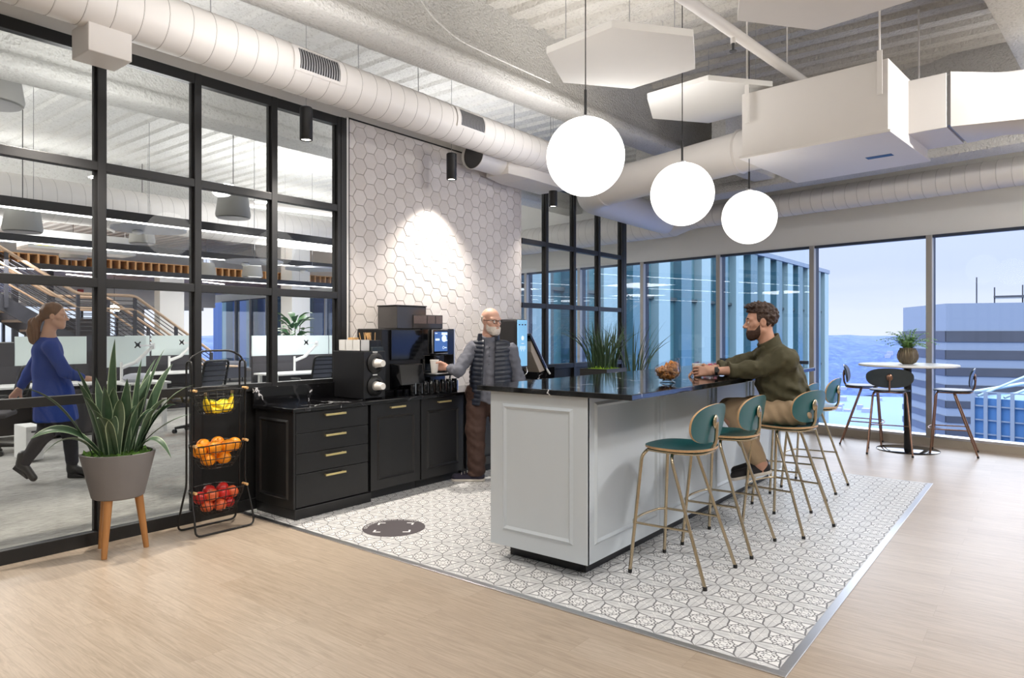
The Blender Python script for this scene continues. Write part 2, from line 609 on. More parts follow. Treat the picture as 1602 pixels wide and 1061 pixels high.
# people
M['skin'] = pm('skin_warm', (212, 166, 146), .5, var=.07, scale=30)
M['skin2'] = pm('skin_tan', (200, 152, 128), .5, var=.07, scale=30)
M['skin3'] = pm('skin_light', (216, 168, 142), .5, var=.05, scale=30)
M['eye_white'] = pm('eye_white', (236, 234, 230), .25, var=.01)
M['iris'] = pm('dark_iris', (46, 34, 26), .2, var=.1)
M['hair_brown'] = pm('curly_brown_hair', (58, 38, 27), .55, var=.35, scale=50, bmp=.9, bscale=70, bdist=.012)
M['hair_light'] = pm('light_brown_hair', (122, 88, 62), .5, var=.22, scale=40, bmp=.5, bscale=60, stretch=(1, 1, .3))
M['beard_brown'] = pm('brown_beard', (66, 44, 32), .7, var=.3, scale=80, bmp=.7, bscale=130)
M['beard_white'] = pm('white_beard', (214, 204, 194), .75, var=.15, scale=80, bmp=.7, bscale=130)
M['shirt_grey'] = pm('grey_chambray', (96, 98, 108), .85, var=.12, scale=90, bmp=.35, bscale=14, bdist=.012)
M['olive'] = pm('olive_twill', (74, 70, 48), .8, var=.12, scale=20, bmp=.6, bscale=9, bdist=.02)
M['khaki'] = pm('khaki_chino', (176, 152, 122), .8, var=.08, scale=20, bmp=.5, bscale=9, bdist=.018)
M['brown'] = pm('brown_cord', (62, 41, 33), .8, var=.14, scale=20, bmp=.6, bscale=10, bdist=.018)
M['navy_quilt'] = m_quilt()
M['blue_knit'] = pm('royal_blue_knit', (38, 66, 148), .85, var=.12, scale=24, bmp=.5, bscale=9, bdist=.015)
M['dark_pants'] = pm('charcoal_pants', (46, 44, 50), .8, var=.1, scale=20, bmp=.4, bscale=10, bdist=.015)
M['shoe_black'] = pm('black_suede', (36, 33, 36), .75, var=.15, scale=40)
M['boot'] = pm('black_leather_boot', (44, 42, 42), .4, var=.12, scale=20)
M['sole'] = pm('cream_rubber_sole', (226, 218, 206), .6, var=.04)
M['sock'] = pm('navy_canvas', (48, 44, 60), .85, var=.1, scale=60)
M['glasses'] = pm('dark_acetate', (26, 24, 26), .25, var=.1)
# outside
M['tower_glass'] = pm('blue_tower_glass', (58, 90, 104), .18, var=.12, scale=.6, spec=.8)
M['tower_glass2'] = pm('teal_tower_glass', (64, 98, 106), .22, var=.1, scale=.5, spec=.7)
M['tower_fin'] = pm('pale_tower_fin', (112, 134, 142), .5, var=.03)
M['tower_dark'] = pm('dark_tower_joint', (46, 56, 58), .5, var=.1)
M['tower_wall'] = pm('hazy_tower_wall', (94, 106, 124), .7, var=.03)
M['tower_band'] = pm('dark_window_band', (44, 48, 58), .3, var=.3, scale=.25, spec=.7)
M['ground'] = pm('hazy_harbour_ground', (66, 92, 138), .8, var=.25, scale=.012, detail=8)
M['steel_blue'] = pm('blue_gantry_steel', (48, 92, 142), .6, var=.06, scale=.3)
M['hills'] = m_hills()
M['tower_blue'] = pm('deep_blue_tower_glass', (28, 66, 128), .2, var=.3, scale=.3, spec=.7)
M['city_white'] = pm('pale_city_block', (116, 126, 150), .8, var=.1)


# ------------------------------------------------------------------ mesh builder
def rotz(a):
    return Matrix.Rotation(a, 3, 'Z')


class MB:
    def __init__(s):
        s.v, s.f, s.mi = [], [], []
        s.m = 0
        s.att = []

    def add(s, vs, fs, att=None):
        o = len(s.v)
        s.v.extend([tuple(x) for x in vs])
        s.f.extend([[i + o for i in f] for f in fs])
        s.mi.extend([s.m] * len(fs))
        s.att.extend(att if att is not None else [0.0] * len(vs))
        return s

    def box(s, lo, hi, R=None, c=None):
        x0, y0, z0 = lo
        x1, y1, z1 = hi
        vs = [Vector(p) for p in ((x0, y0, z0), (x1, y0, z0), (x1, y1, z0), (x0, y1, z0), (x0, y0, z1), (x1, y0, z1), (x1, y1, z1), (x0, y1, z1))]
        if R is not None:
            c = Vector(c if c is not None else (0, 0, 0))
            vs = [R @ (v - c) + c for v in vs]
        return s.add(vs, [(0, 3, 2, 1), (4, 5, 6, 7), (0, 1, 5, 4), (1, 2, 6, 5), (2, 3, 7, 6), (3, 0, 4, 7)])

    def prism(s, poly, z0, z1):
        n = len(poly)
        vs = [(x, y, z0) for x, y in poly] + [(x, y, z1) for x, y in poly]
        fs = [list(range(n))[::-1], list(range(n, 2 * n))] + [(i, (i + 1) % n, n + (i + 1) % n, n + i) for i in range(n)]
        return s.add(vs, fs)

    def extrude(s, poly3, d):
        """closed 3-D polygon pushed along vector d"""
        n = len(poly3)
        d = Vector(d)
        vs = [Vector(p) for p in poly3] + [Vector(p) + d for p in poly3]
        fs = [list(range(n))[::-1], list(range(n, 2 * n))] + [(i, (i + 1) % n, n + (i + 1) % n, n + i) for i in range(n)]
        return s.add(vs, fs)

    def quad(s, a, b, c, d):
        return s.add([a, b, c, d], [(0, 1, 2, 3)])

    def tube(s, pts, r, n=8, closed=False, cap=True, flat=None):
        pts = [Vector(p) for p in pts]
        N = len(pts)
        rs = r if isinstance(r, (list, tuple)) else [r] * N
        T = []
        for i in range(N):
            if closed:
                t = pts[(i + 1) % N] - pts[i - 1]
            else:
                t = pts[min(i + 1, N - 1)] - pts[max(i - 1, 0)]
            T.append(t.normalized() if t.length > 1e-9 else Vector((0, 0, 1)))
        up = Vector((0, 0, 1)) if abs(T[0].z) < .9 else Vector((1, 0, 0))
        u = (up - T[0] * up.dot(T[0])).normalized()
        vs, fs = [], []
        for i in range(N):
            u = u - T[i] * u.dot(T[i])
            u = u.normalized() if u.length > 1e-6 else T[i].orthogonal().normalized()
            w = T[i].cross(u)
            for k in range(n):
                a = 2 * PI * k / n
                ca, sa = math.cos(a), math.sin(a)
                if flat:
                    ca *= flat
                vs.append(pts[i] + (u * ca + w * sa) * rs[i])
        for i in range(N if closed else N - 1):
            j = (i + 1) % N
            for k in range(n):
                l = (k + 1) % n
                fs.append((i * n + k, i * n + l, j * n + l, j * n + k))
        if cap and not closed:
            fs.append(list(range(n))[::-1])
            fs.append([(N - 1) * n + k for k in range(n)])
        return s.add(vs, fs)

    def cyl(s, a, b, r, r2=None, n=16):
        return s.tube([a, b], [r, r if r2 is None else r2], n)

    def lathe(s, prof, n=24, c=(0, 0, 0), R=None, cap=True):
        c = Vector(c)
        vs, fs = [], []
        for r, z in prof:
            for k in range(n):
                a = 2 * PI * k / n
                p = Vector((r * math.cos(a), r * math.sin(a), z))
                vs.append(c + (R @ p if R is not None else p))
        for i in range(len(prof) - 1):
            for k in range(n):
                l = (k + 1) % n
                fs.append((i * n + k, i * n + l, (i + 1) * n + l, (i + 1) * n + k))
        if cap:
            if prof[0][0] > 1e-6:
                fs.append(list(range(n))[::-1])
            if prof[-1][0] > 1e-6:
                fs.append([(len(prof) - 1) * n + k for k in range(n)])
        return s.add(vs, fs)

    def sphere(s, c, r, n=16, m=10, sc=(1, 1, 1), R=None):
        prof = [(max(1e-7, r * math.sin(PI * i / m)), -r * math.cos(PI * i / m)) for i in range(m + 1)]
        S = Matrix.Diagonal(sc)
        RR = (R @ S) if R is not None else S
        return s.lathe(prof, n, c, RR, cap=False)

    def grid(s, fn, nu, nv, att=None):
        vs = [fn(i / nu, j / nv) for i in range(nu + 1) for j in range(nv + 1)]
        at = [att(i / nu, j / nv) for i in range(nu + 1) for j in range(nv + 1)] if att else None
        fs = [(i * (nv + 1) + j, (i + 1) * (nv + 1) + j, (i + 1) * (nv + 1) + j + 1, i * (nv + 1) + j + 1) for i in range(nu) for j in range(nv)]
        return s.add(vs, fs, at)

    def frame_rect(s, o, ux, uy, w, h, t, d):
        """rectangular moulding ring: origin o, unit dirs ux, uy, size w x h, bar t, thickness d along ux x uy"""
        o, ux, uy = Vector(o), Vector(ux), Vector(uy)
        n = ux.cross(uy)
        out = [(0, 0), (w, 0), (w, h), (0, h)]
        inn = [(t, t), (w - t, t), (w - t, h - t), (t, h - t)]
        mid = [(t * .5, t * .5), (w - t * .5, t * .5), (w - t * .5, h - t * .5), (t * .5, h - t * .5)]
        vs = [o + ux * a + uy * b for a, b in out] + [o + ux * a + uy * b + n * d for a, b in mid] + [o + ux * a + uy * b for a, b in inn]
        fs = []
        for i in range(4):
            j = (i + 1) % 4
            fs += [(i, j, 4 + j, 4 + i), (4 + i, 4 + j, 8 + j, 8 + i)]
        return s.add(vs, fs)

    def build(s, name, mat, parent=None, smooth=None, bevel=0, seg=2, rec=False):
        me = bpy.data.meshes.new(name)
        me.from_pydata(s.v, [], s.f)
        mats = mat if isinstance(mat, (list, tuple)) else [mat]
        for m in mats:
            me.materials.append(M[m] if isinstance(m, str) else m)
        if len(mats) > 1:
            me.polygons.foreach_set('material_index', s.mi)
        if any(s.att):
            a = me.attributes.new('across', 'FLOAT', 'POINT')
            a.data.foreach_set('value', s.att)
        if rec:
            bm = bmesh.new()
            bm.from_mesh(me)
            bmesh.ops.recalc_face_normals(bm, faces=bm.faces)
            bm.to_mesh(me)
            bm.free()
        if smooth is not None:
            me.polygons.foreach_set('use_smooth', [True] * len(me.polygons))
            me.set_sharp_from_angle(angle=math.radians(smooth))
        me.update()
        o = bpy.data.objects.new(name, me)
        COL.objects.link(o)
        if parent is not None:
            o.parent = parent
        if bevel:
            b = o.modifiers.new('round', 'BEVEL')
            b.width = bevel
            b.segments = seg
            b.limit_method = 'ANGLE'
            b.angle_limit = math.radians(40)
        return o


def tag(o, label=None, cat=None, group=None, kind=None):
    if label:
        o['label'] = label
    if cat:
        o['category'] = cat
    if group:
        o['group'] = group
    if kind:
        o['kind'] = kind
    return o


def thing(name, label, cat, loc=(0, 0, 0), rz=0, group=None):
    o = bpy.data.objects.new(name, None)
    o.empty_display_size = .1
    COL.objects.link(o)
    o.location = loc
    o.rotation_euler = (0, 0, rz)
    return tag(o, label, cat, group)


def structure(o):
    o['kind'] = 'structure'
    return o


def kids(o):
    return [c for c in KID.get(o.name, [])]


KID = {}


def copy_tree(root, loc=None, rz=None, label=None, group=None):
    c = root.copy()
    COL.objects.link(c)
    for ch in list(root.children):
        d = ch.copy()
        COL.objects.link(d)
        d.parent = c
        for g in list(ch.children):
            e = g.copy()
            COL.objects.link(e)
            e.parent = d
    if loc is not None:
        c.location = loc
    if rz is not None:
        c.rotation_euler = (0, 0, rz)
    if label:
        c['label'] = label
    if group:
        c['group'] = group
    return c


def arc(c, r, a0, a1, n, u=(1, 0, 0), v=(0, 1, 0)):
    c, u, v = Vector(c), Vector(u), Vector(v)
    return [c + u * (r * math.cos(a0 + (a1 - a0) * i / n)) + v * (r * math.sin(a0 + (a1 - a0) * i / n)) for i in range(n + 1)]


def fillet(pts, rad, n=5, closed=False):
    """round the corners of a polyline"""
    pts = [Vector(p) for p in pts]
    out = []
    N = len(pts)
    for i in range(N):
        if not closed and i in (0, N - 1):
            out.append(pts[i])
            continue
        a, b, c = pts[i - 1], pts[i], pts[(i + 1) % N]
        d1, d2 = (a - b), (c - b)
        r = min(rad, d1.length * .49, d2.length * .49)
        p, q = b + d1.normalized() * r, b + d2.normalized() * r
        for k in range(n + 1):
            t = k / n
            out.append(p * (1 - t) ** 2 + b * 2 * t * (1 - t) + q * t * t)
    return out


# ------------------------------------------------------------------ organic surfaces: smooth-union distance fields
def _len(a):
    return np.sqrt((a * a).sum(-1))


def rc(P, a, b, ra, rb):
    a, b = np.asarray(a, float), np.asarray(b, float)
    ab = b - a
    t = np.clip(((P - a) @ ab) / max(1e-12, ab @ ab), 0, 1)
    return _len(P - a - t[..., None] * ab) - (ra + t * (rb - ra))


def el(P, c, r, R=None):
    q = P - np.asarray(c, float)
    if R is not None:
        q = q @ np.asarray(R, float)
    r = np.asarray(r, float)
    k0 = _len(q / r)
    k1 = _len(q / (r * r))
    return k0 * (k0 - 1.0) / np.maximum(k1, 1e-9)


def smin(a, b, k):
    h = np.clip(.5 + .5 * (b - a) / k, 0, 1)
    return b * (1 - h) + a * h - k * h * (1 - h)


def smax(a, b, k):
    return -smin(-a, -b, k)


def chain(P, pts, k=.02, d=None):
    """pts: [(x,y,z,r), ...] joined as tapered capsules"""
    for p, q in zip(pts[:-1], pts[1:]):
        e = rc(P, p[:3], q[:3], p[3], q[3])
        d = e if d is None else smin(d, e, k)
    return d


def surf(fn, lo, hi, h):
    """surface nets over a box; returns verts (n,3), quads"""
    lo, hi = np.asarray(lo, float), np.asarray(hi, float)
    n = np.ceil((hi - lo) / h).astype(int) + 1
    ax = [lo[i] + h * np.arange(n[i]) for i in range(3)]
    P = np.stack(np.meshgrid(*ax, indexing='ij'), -1)
    V = fn(P)
    S = V < 0
    c = np.zeros(n - 1, int)
    for dx in (0, 1):
        for dy in (0, 1):
            for dz in (0, 1):
                c += S[dx:n[0] - 1 + dx, dy:n[1] - 1 + dy, dz:n[2] - 1 + dz]
    act = (c > 0) & (c < 8)
    idx = np.full(act.shape, -1, int)
    cells = np.argwhere(act)
    idx[act] = np.arange(len(cells))
    acc = np.zeros((len(cells), 3))
    cnt = np.zeros(len(cells))
    i, j, k = cells.T
    cor = [(0, 0, 0), (1, 0, 0), (0, 1, 0), (1, 1, 0), (0, 0, 1), (1, 0, 1), (0, 1, 1), (1, 1, 1)]
    for a in range(8):
        for b in range(a + 1, 8):
            A, B = cor[a], cor[b]
            if sum(x != y for x, y in zip(A, B)) != 1:
                continue
            va = V[i + A[0], j + A[1], k + A[2]]
            vb = V[i + B[0], j + B[1], k + B[2]]
            m = (va < 0) != (vb < 0)
            t = np.where(m, va / np.where(m, va - vb, 1), 0)
            p = np.asarray(A) + t[:, None] * (np.asarray(B) - np.asarray(A))
            acc[m] += p[m]
            cnt[m] += 1
    verts = lo + h * (cells + acc / cnt[:, None])
    quads = []
    for axis in range(3):
        s0 = [slice(None)] * 3
        s1 = [slice(None)] * 3
        s0[axis], s1[axis] = slice(0, -1), slice(1, None)
        E = S[tuple(s0)] != S[tuple(s1)]
        flip = S[tuple(s0)]
        e = np.argwhere(E)
        b1, b2 = (axis + 1) % 3, (axis + 2) % 3
        ok = (e[:, b1] > 0) & (e[:, b2] > 0) & (e[:, b1] < n[b1] - 1) & (e[:, b2] < n[b2] - 1)
        e = e[ok]
        fl = flip[tuple(e.T)]

        def cell(o1, o2):
            q = e.copy()
            q[:, b1] += o1
            q[:, b2] += o2
            return idx[tuple(q.T)]
        q = np.stack([cell(-1, -1), cell(0, -1), cell(0, 0), cell(-1, 0)], 1)
        q[~fl] = q[~fl][:, ::-1]
        quads.append(q)
    return verts, np.concatenate(quads)


class Flesh:
    """collects distance-field surfaces into one mesh object"""

    def __init__(s):
        s.v, s.q, s.mi, s.n = [], [], [], 0

    def add(s, fn, lo, hi, h, m=0, T=None):
        v, q = surf(fn, lo, hi, h)
        if T is not None:
            T = np.asarray(T)
            v = v @ T[:3, :3].T + T[:3, 3]
        s.v.append(v)
        s.q.append(q + s.n)
        s.mi.append(np.full(len(q), m))
        s.n += len(v)
        return s

    def build(s, name, mats, parent=None):
        v, q = np.concatenate(s.v), np.concatenate(s.q)
        me = bpy.data.meshes.new(name)
        me.from_pydata(v.tolist(), [], q.tolist())
        mats = mats if isinstance(mats, (list, tuple)) else [mats]
        for m in mats:
            me.materials.append(M[m])
        me.polygons.foreach_set('material_index', np.concatenate(s.mi).tolist())
        me.polygons.foreach_set('use_smooth', [True] * len(me.polygons))
        me.update()
        o = bpy.data.objects.new(name, me)
        COL.objects.link(o)
        if parent is not None:
            o.parent = parent
        return o


# small pseudo-noise usable on numpy arrays
def wob(P, f, seed=0):
    x, y, z = P[..., 0] * f, P[..., 1] * f, P[..., 2] * f
    return (np.sin(x * 1.7 + 1.3 * seed + 1.1 * np.sin(y * 1.3 + seed)) + np.sin(y * 1.9 + .7 + seed * 2 + 1.2 * np.sin(z * 1.1))
            + np.sin(z * 1.6 + 2.1 + seed * .6 + 1.0 * np.sin(x * 1.4))) / 3.0


# ================================================================== SETTING
YW = 5.14           # plane of the glass partition
DECK = 4.53         # underside of the metal deck


def xw(y):
    """window wall runs slightly skew to the room"""
    return 10.346 + (y - 1.922) * .1727


WDIR = Vector((.1727, 1, 0)).normalized()
WIN = Vector((-WDIR.y, WDIR.x, 0))     # points into the room
WANG = math.atan2(WDIR.y, WDIR.x)


def wpt(y, inside, z=0.):
    return Vector((xw(y), y, z)) + WIN * inside


mb = MB()
mb.prism([(-5, -7), (xw(-7) + .2, -7), (xw(YW) + .2, YW), (-5, YW)], -.06, 0)
structure(mb.build('floor', 'floor'))
mb = MB()
mb.prism([(-5, YW), (xw(YW) + .2, YW), (xw(28) + .2, 28), (-5, 28)], -.06, 0)
structure(mb.build('floor_carpet', 'carpet'))
mb = MB()
mb.box((3.0, .908, 0), (7.62, 5.12, .004))
structure(mb.build('floor_tile', 'tile'))
for n, lo, hi in (('trim_1', (2.955, .865, 0), (3.0, 5.09, .006)), ('trim_2', (3.0, .865, 0), (7.62, .908, .006))):
    structure(MB().box(lo, hi).build(n, 'steel', bevel=.002))

# corrugated deck: lounge and office share one slab
def deck(name, x0, x1, y0, y1, mat, h=.05):
    pts = []
    x = x0
    p = .30
    while x < x1:
        pts += [(x, DECK), (x + .13, DECK), (x + .165, DECK + h), (x + .265, DECK + h)]
        x += p
    m = MB()
    poly = [(a, y0, b) for a, b in pts]
    vs = [(a, y0, b) for a, b in pts] + [(a, y1, b) for a, b in pts]
    n = len(pts)
    m.add(vs, [(i, i + 1, n + i + 1, n + i) for i in range(n - 1)])
    m.box((x0, y0, DECK + .16), (x1, y1, DECK + .3))
    return structure(m.build(name, mat))


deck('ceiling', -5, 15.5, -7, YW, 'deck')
deck('ceiling_office', -5, 16, YW, 28, 'office_deck', .035)

# sprayed girders
def girder(name, a, b, w, z0, z1, flange=.05, mat='spray'):
    a, b = Vector((*a, 0)), Vector((*b, 0))
    d = (b - a).normalized()
    n = Vector((-d.y, d.x, 0))
    h = w / 2
    prof = [(-h, z0 + .01), (-h + .02, z0), (h - .02, z0), (h, z0 + .01), (h + .012, z0 + flange * .6), (h - .005, z0 + flange), (h - .055, z0 + flange + .04),
            (h - .07, z1), (-h + .07, z1), (-h + .055, z0 + flange + .04), (-h + .005, z0 + flange), (-h - .012, z0 + flange * .6)]
    m = MB()
    m.extrude([a + n * u + Vector((0, 0, v)) for u, v in prof], b - a)
    return structure(m.build(name, mat, smooth=50, rec=True))


girder('beam_long', (-4.0, 4.83), (10.6, 3.86), .34, 3.82, DECK + .05, .12)
girder('beam_right', (5.0, .20), (8.05, -.09), .56, 3.9, DECK + .05, .12)
girder('beam_window', tuple(wpt(-6.5, .95)[:2]), tuple(wpt(5.0, .95)[:2]), .40, 3.42, DECK + .05, .12)
girder('beam_stub', (8.1, 3.16), (9.35, 3.02), .30, 3.50, DECK, .12)
girder('beam_office', (-4, 7.3), (12, 7.3), .4, 3.75, DECK + .05, .12, 'office_deck')
girder('beam_office.001', (-4, 13.6), (13, 13.6), .4, 3.7, DECK + .05, .12, 'office_deck')

# soffit above the partition and white fascia above the windows
structure(MB().box((-5, YW - .02, 3.425), (9.33, YW + .12, 3.86)).build('wall_soffit', 'soffit'))
mb = MB()
mb.extrude([wpt(-7, 0, 2.70), wpt(28, 0, 2.70), wpt(28, 0, DECK + .2), wpt(-7, 0, DECK + .2)], -WIN * .25)
structure(mb.build('wall_window_head', 'wall', rec=True))
structure(MB().box((-5, -7.2, 0), (12, -7, DECK)).build('wall_back', 'wall'))
structure(MB().box((-5.2, -7.2, 0), (-5, 28, DECK)).build('wall_left', 'wall'))
mb = MB()
for lo, hi in (((-5, 28, 0), (14.6, 28.2, .35)), ((-5, 28, 2.35), (14.6, 28.2, DECK)), ((-5, 28, .35), (-2, 28.2, 2.35)), ((11.2, 28, .35), (12.2, 28.2, 2.35))):
    mb.box(lo, hi)
structure(mb.build('wall_office', 'wall'))

# hexagon tiled wall
wl = structure(MB().box((4.055, 5.125, 0), (6.705, 5.26, 3.44)).build('wall_tiled', 'grout'))
mb = MB()
R_, PITCH, VP = .0838, .1275, .1472
hw = VP / 2 * .985
for ci in range(-1, 23):
    for ri in range(-1, 26):
        cx = 4.06 + ci * PITCH
        cz = ri * VP + (VP / 2 if ci % 2 else 0)
        poly = [(R_ * math.cos(PI / 3 * k), hw / math.sin(PI / 3) * math.sin(PI / 3 * k)) for k in range(6)]
        cl = [(min(6.70, max(4.058, cx + a)), min(3.435, max(0.0, cz + b))) for a, b in poly]
        if max(p[0] for p in cl) - min(p[0] for p in cl) < .01 or max(p[1] for p in cl) - min(p[1] for p in cl) < .01:
            continue
        ins = [(cx + (a - cx) * .955 if 4.059 < a < 6.699 else a, cz + (b - cz) * .955 if .001 < b < 3.434 else b) for a, b in cl]
        vs = [(a, 5.125, b) for a, b in cl] + [(a, 5.117, b) for a, b in ins]
        mb.add(vs, [(i, 6 + i, 6 + (i + 1) % 6, (i + 1) % 6) for i in range(6)] + [(6, 11, 10, 9, 8, 7)])
structure(mb.build('wall_hexagon_tiles', 'hex', parent=wl, smooth=30, rec=True))
structure(MB().box((4.018, 5.10, 0), (4.040, 5.15, 3.44)).build('trim_3', 'wall'))
structure(MB().box((4.040, 5.105, 0), (4.055, 5.16, 3.445)).build('trim_4', 'black_matte'))
structure(MB().box((4.055, 5.108, 3.437), (6.705, 5.16, 3.447)).build('trim_5', 'black_matte'))

# black steel partitions
def partition(name, xs, xa, xb, knee_from=None):
    root = structure(thing(name, None, None, (0, 0, 0)))
    y0, y1 = YW - .04, YW + .035
    for x in xs:
        MB().box((x - .027, y0, 0), (x + .027, y1, 3.425)).build('mullion', 'black_metal', root, bevel=.003)
        MB().box((x - .04, y0 + .03, .06), (x + .04, y1 - .01, 3.36)).build('glazing_bead', 'black_matte', root)
    for z, h in ((.045, .09), (1.0, .062), (1.788, .062), (2.587, .062), (3.385, .08)):
        MB().box((xa, y0 + .004, z - h / 2), (xb, y1 - .004, z + h / 2)).build('transom', 'black_metal', root, bevel=.003)
    edges = sorted([xa] + list(xs) + [xb])
    zs = [.09, 1.0, 1.788, 2.587, 3.345]
    for a, b in zip(edges[:-1], edges[1:]):
        if b - a < .12:
            continue
        for k, (c, d) in enumerate(zip(zs[:-1], zs[1:])):
            solid = k == 0 and knee_from is not None and a >= knee_from - .05
            MB().box((a, YW - .004, c), (b, YW + .004, d)).build('solid_panel' if solid else 'pane', 'black_matte' if solid else 'pglass', root)
    return root


partition('window_1', [-2.045, -1.38, -.715, -.05, .615, 1.28, 1.945, 2.618, 3.274, 3.944], -2.6, 4.015, knee_from=2.618)
MB().box((3.955, YW - .045, 0), (4.015, YW + .05, 3.425)).build('end_post', 'black_metal', bpy.data.objects['window_1'])
partition('window_2', [7.236, 7.895, 8.546, 9.223], 6.705, 9.33, knee_from=6.6)
MB().box((9.24, YW - .045, 0), (9.335, YW + .05, 3.425)).build('end_post', 'black_metal', bpy.data.objects['window_2'])

# window wall: curb, sill, frames and panes
WY = [-6.25, -4.76, -3.27, -1.78, -.29, 1.2, 2.69, 4.185, 5.68, 7.17, 8.66, 10.15, 11.64, 13.13, 14.62, 16.11, 17.6, 19.09, 20.58, 22.07, 23.56, 25.05, 26.54]
mb = MB()
mb.extrude([wpt(-7, .04, 0), wpt(28, .04, 0), wpt(28, .04, .095), wpt(-7, .04, .095)], -WIN * .2)
structure(mb.build('baseboard_window', 'sill', rec=True))
mb = MB()
mb.extrude([wpt(-7, .02, .095), wpt(28, .02, .095), wpt(28, .02, .125), wpt(-7, .02, .125)], -WIN * .2)
structure(mb.build('trim_sill', 'steel', rec=True))
n = 3
for a, b in zip(WY[:-1], WY[1:]):
    root = structure(thing('window_%d' % n, None, None))
    n += 1
    m = MB()
    m.extrude([wpt(a - .035, .03, .12), wpt(a + .035, .03, .12), wpt(a + .035, .03, 2.70), wpt(a - .035, .03, 2.70)], -WIN * .07)
    m.build('mullion', 'frame_out', root, rec=True, bevel=.004)
    m = MB()
    m.extrude([wpt(a - .022, -.04, .12), wpt(a + .022, -.04, .12), wpt(a + .022, -.04, 2.70), wpt(a - .022, -.04, 2.70)], -WIN * .12)
    m.build('outer_fin', 'frame_dark', root, rec=True)
    m = MB()
    m.extrude([wpt(a, .012, 2.665), wpt(b, .012, 2.665), wpt(b, .012, 2.70), wpt(a, .012, 2.70)], -WIN * .08)
    m.build('head_rail', 'frame_dark', root, rec=True)
    m = MB()
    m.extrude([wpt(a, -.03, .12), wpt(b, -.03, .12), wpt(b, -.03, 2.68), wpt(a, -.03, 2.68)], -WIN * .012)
    m.build('pane', 'wglass' if b < 2.8 else 'wglass2', root, rec=True)  # one glazing; mirror dimmed on the right-hand panes to hide globe reflections
mb = MB()
mb.extrude([wpt(2.74, .06, .985), wpt(4.13, .06, .985), wpt(4.13, .06, 1.035), wpt(2.74, .06, 1.035)], -WIN * .05)
mb.box(tuple(wpt(2.76, .06, .99)), tuple(wpt(2.78, -.02, 1.03)))
mb.box(tuple(wpt(4.08, .06, .99)), tuple(wpt(4.10, -.02, 1.03)))
tag(mb.build('guard_rail', 'frame_dark', rec=True), 'dark horizontal guard rail across the window pane behind the seated man', 'rail')
# far office windows
root = structure(thing('window_30', None, None))
for x in np.arange(-2, 11.3, 1.2):
    MB().box((x - .04, 28.0, .35), (x + .04, 28.12, 2.35)).build('mullion', 'frame_dark', root)
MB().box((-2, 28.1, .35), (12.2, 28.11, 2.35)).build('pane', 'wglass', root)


# ================================================================== CEILING SERVICES
def spiral_tube(name, pts, r, parent, step=.14, amp=.0022, n=28, mat='duct'):
    """round sheet-metal duct with raised seams along a path"""
    pts = [Vector(p) for p in pts]
    out, rad, seam = [], [], set()
    for p, q in zip(pts[:-1], pts[1:]):
        L = (q - p).length
        k = max(1, int(L / step))
        for i in range(k):
            t0 = i / k
            e = .0022 / L
            for j, (dt, rr) in enumerate(((0, 0), (e, amp), (2.2 * e, amp), (3.2 * e, 0))):
                if j in (0, 2):
                    seam.add(len(out))
                out.append(p.lerp(q, min(1, t0 + dt)))
                rad.append(r + rr)
    out.append(pts[-1])
    rad.append(r)
    m = MB().tube(out, rad, n)
    for i in seam:
        for k in range(i * n, i * n + n):
            m.mi[k] = 1
    return m.build(name, [mat, 'duct_line'], parent, smooth=20)


# main supply duct along the partition
d = thing('spiral_duct', 'long white round spiral duct running above the black glass partition', 'duct', (0, 4.6, 3.49))
spiral_tube('duct_pipe', [(-4, 0, 0), (7.7, 0, 0)], .178, d, step=.155)


def register(x0, x1, parent):
    m = MB()
    N = 10
    a0, a1 = math.radians(-16), math.radians(36)
    def at(x, a, r): return (x, -r * math.cos(a), r * math.sin(a))
    # curved plate frame
    for xa, xb, b0, b1 in ((x0 - .05, x0, a0 - .12, a1 + .12), (x1, x1 + .05, a0 - .12, a1 + .12), (x0, x1, a0 - .12, a0), (x0, x1, a1, a1 + .12)):
        m.grid(lambda u, v: at(xa + (xb - xa) * u, b0 + (b1 - b0) * v, .187), 1, 8)
    fr = m.build('register_frame', 'duct', parent, smooth=60, rec=True)
    MB().grid(lambda u, v: at(x0 + (x1 - x0) * u, a0 + (a1 - a0) * v, .181), 1, 8).build('register_core', 'grille', fr)
    m = MB()
    k = 16
    for i in range(k):
        x = x0 + (x1 - x0) * (i + .5) / k
        m.grid(lambda u, v: at(x - .004 + .008 * u, a0 + (a1 - a0) * v, .187), 1, 8)
    m.build('register_blades', 'grille_light', fr)


register(3.05, 3.42, d)
register(4.84, 5.19, d)
m = MB()
m.box((1.655, -.06, -.338), (1.905, .20, -.15))
m.build('diffuser_box', 'duct', d, bevel=.006)
for x in (1.0, 2.45, 3.75, 4.45, 5.9, 6.6):
    MB().tube([(x, 0, .17), (x, .02, 1.05)], .004, 6).build('hanger_rod', 'grille_light', d)

# open return duct with a box below the main one
d = thing('return_duct', 'short open-ended round duct with boxed transition under the spiral duct', 'duct', (5.5, 4.86, 3.36))
m = MB()
m.lathe([(.150, 0), (.158, .0), (.158, .02), (.15, .03), (.15, .45)], 28, R=Matrix.Rotation(PI / 2, 3, 'Y'), cap=False)
m.build('round_collar', 'duct', d, smooth=40)
MB().lathe([(.001, .03), (.149, .03)], 28, R=Matrix.Rotation(PI / 2, 3, 'Y'), cap=False).build('mesh_screen', 'grille', d)
m = MB()
m.add([(.42, -.16, -.15), (.42, .16, -.15), (.42, .16, .15), (.42, -.16, .15), (.7, -.24, -.17), (.7, .2, -.17), (.7, .2, .12), (.7, -.24, .12)],
      [(0, 1, 2, 3), (4, 7, 6, 5), (0, 4, 5, 1), (1, 5, 6, 2), (2, 6, 7, 3), (3, 7, 4, 0)])
m.box((.7, -.24, -.17), (1.5, .2, .12))
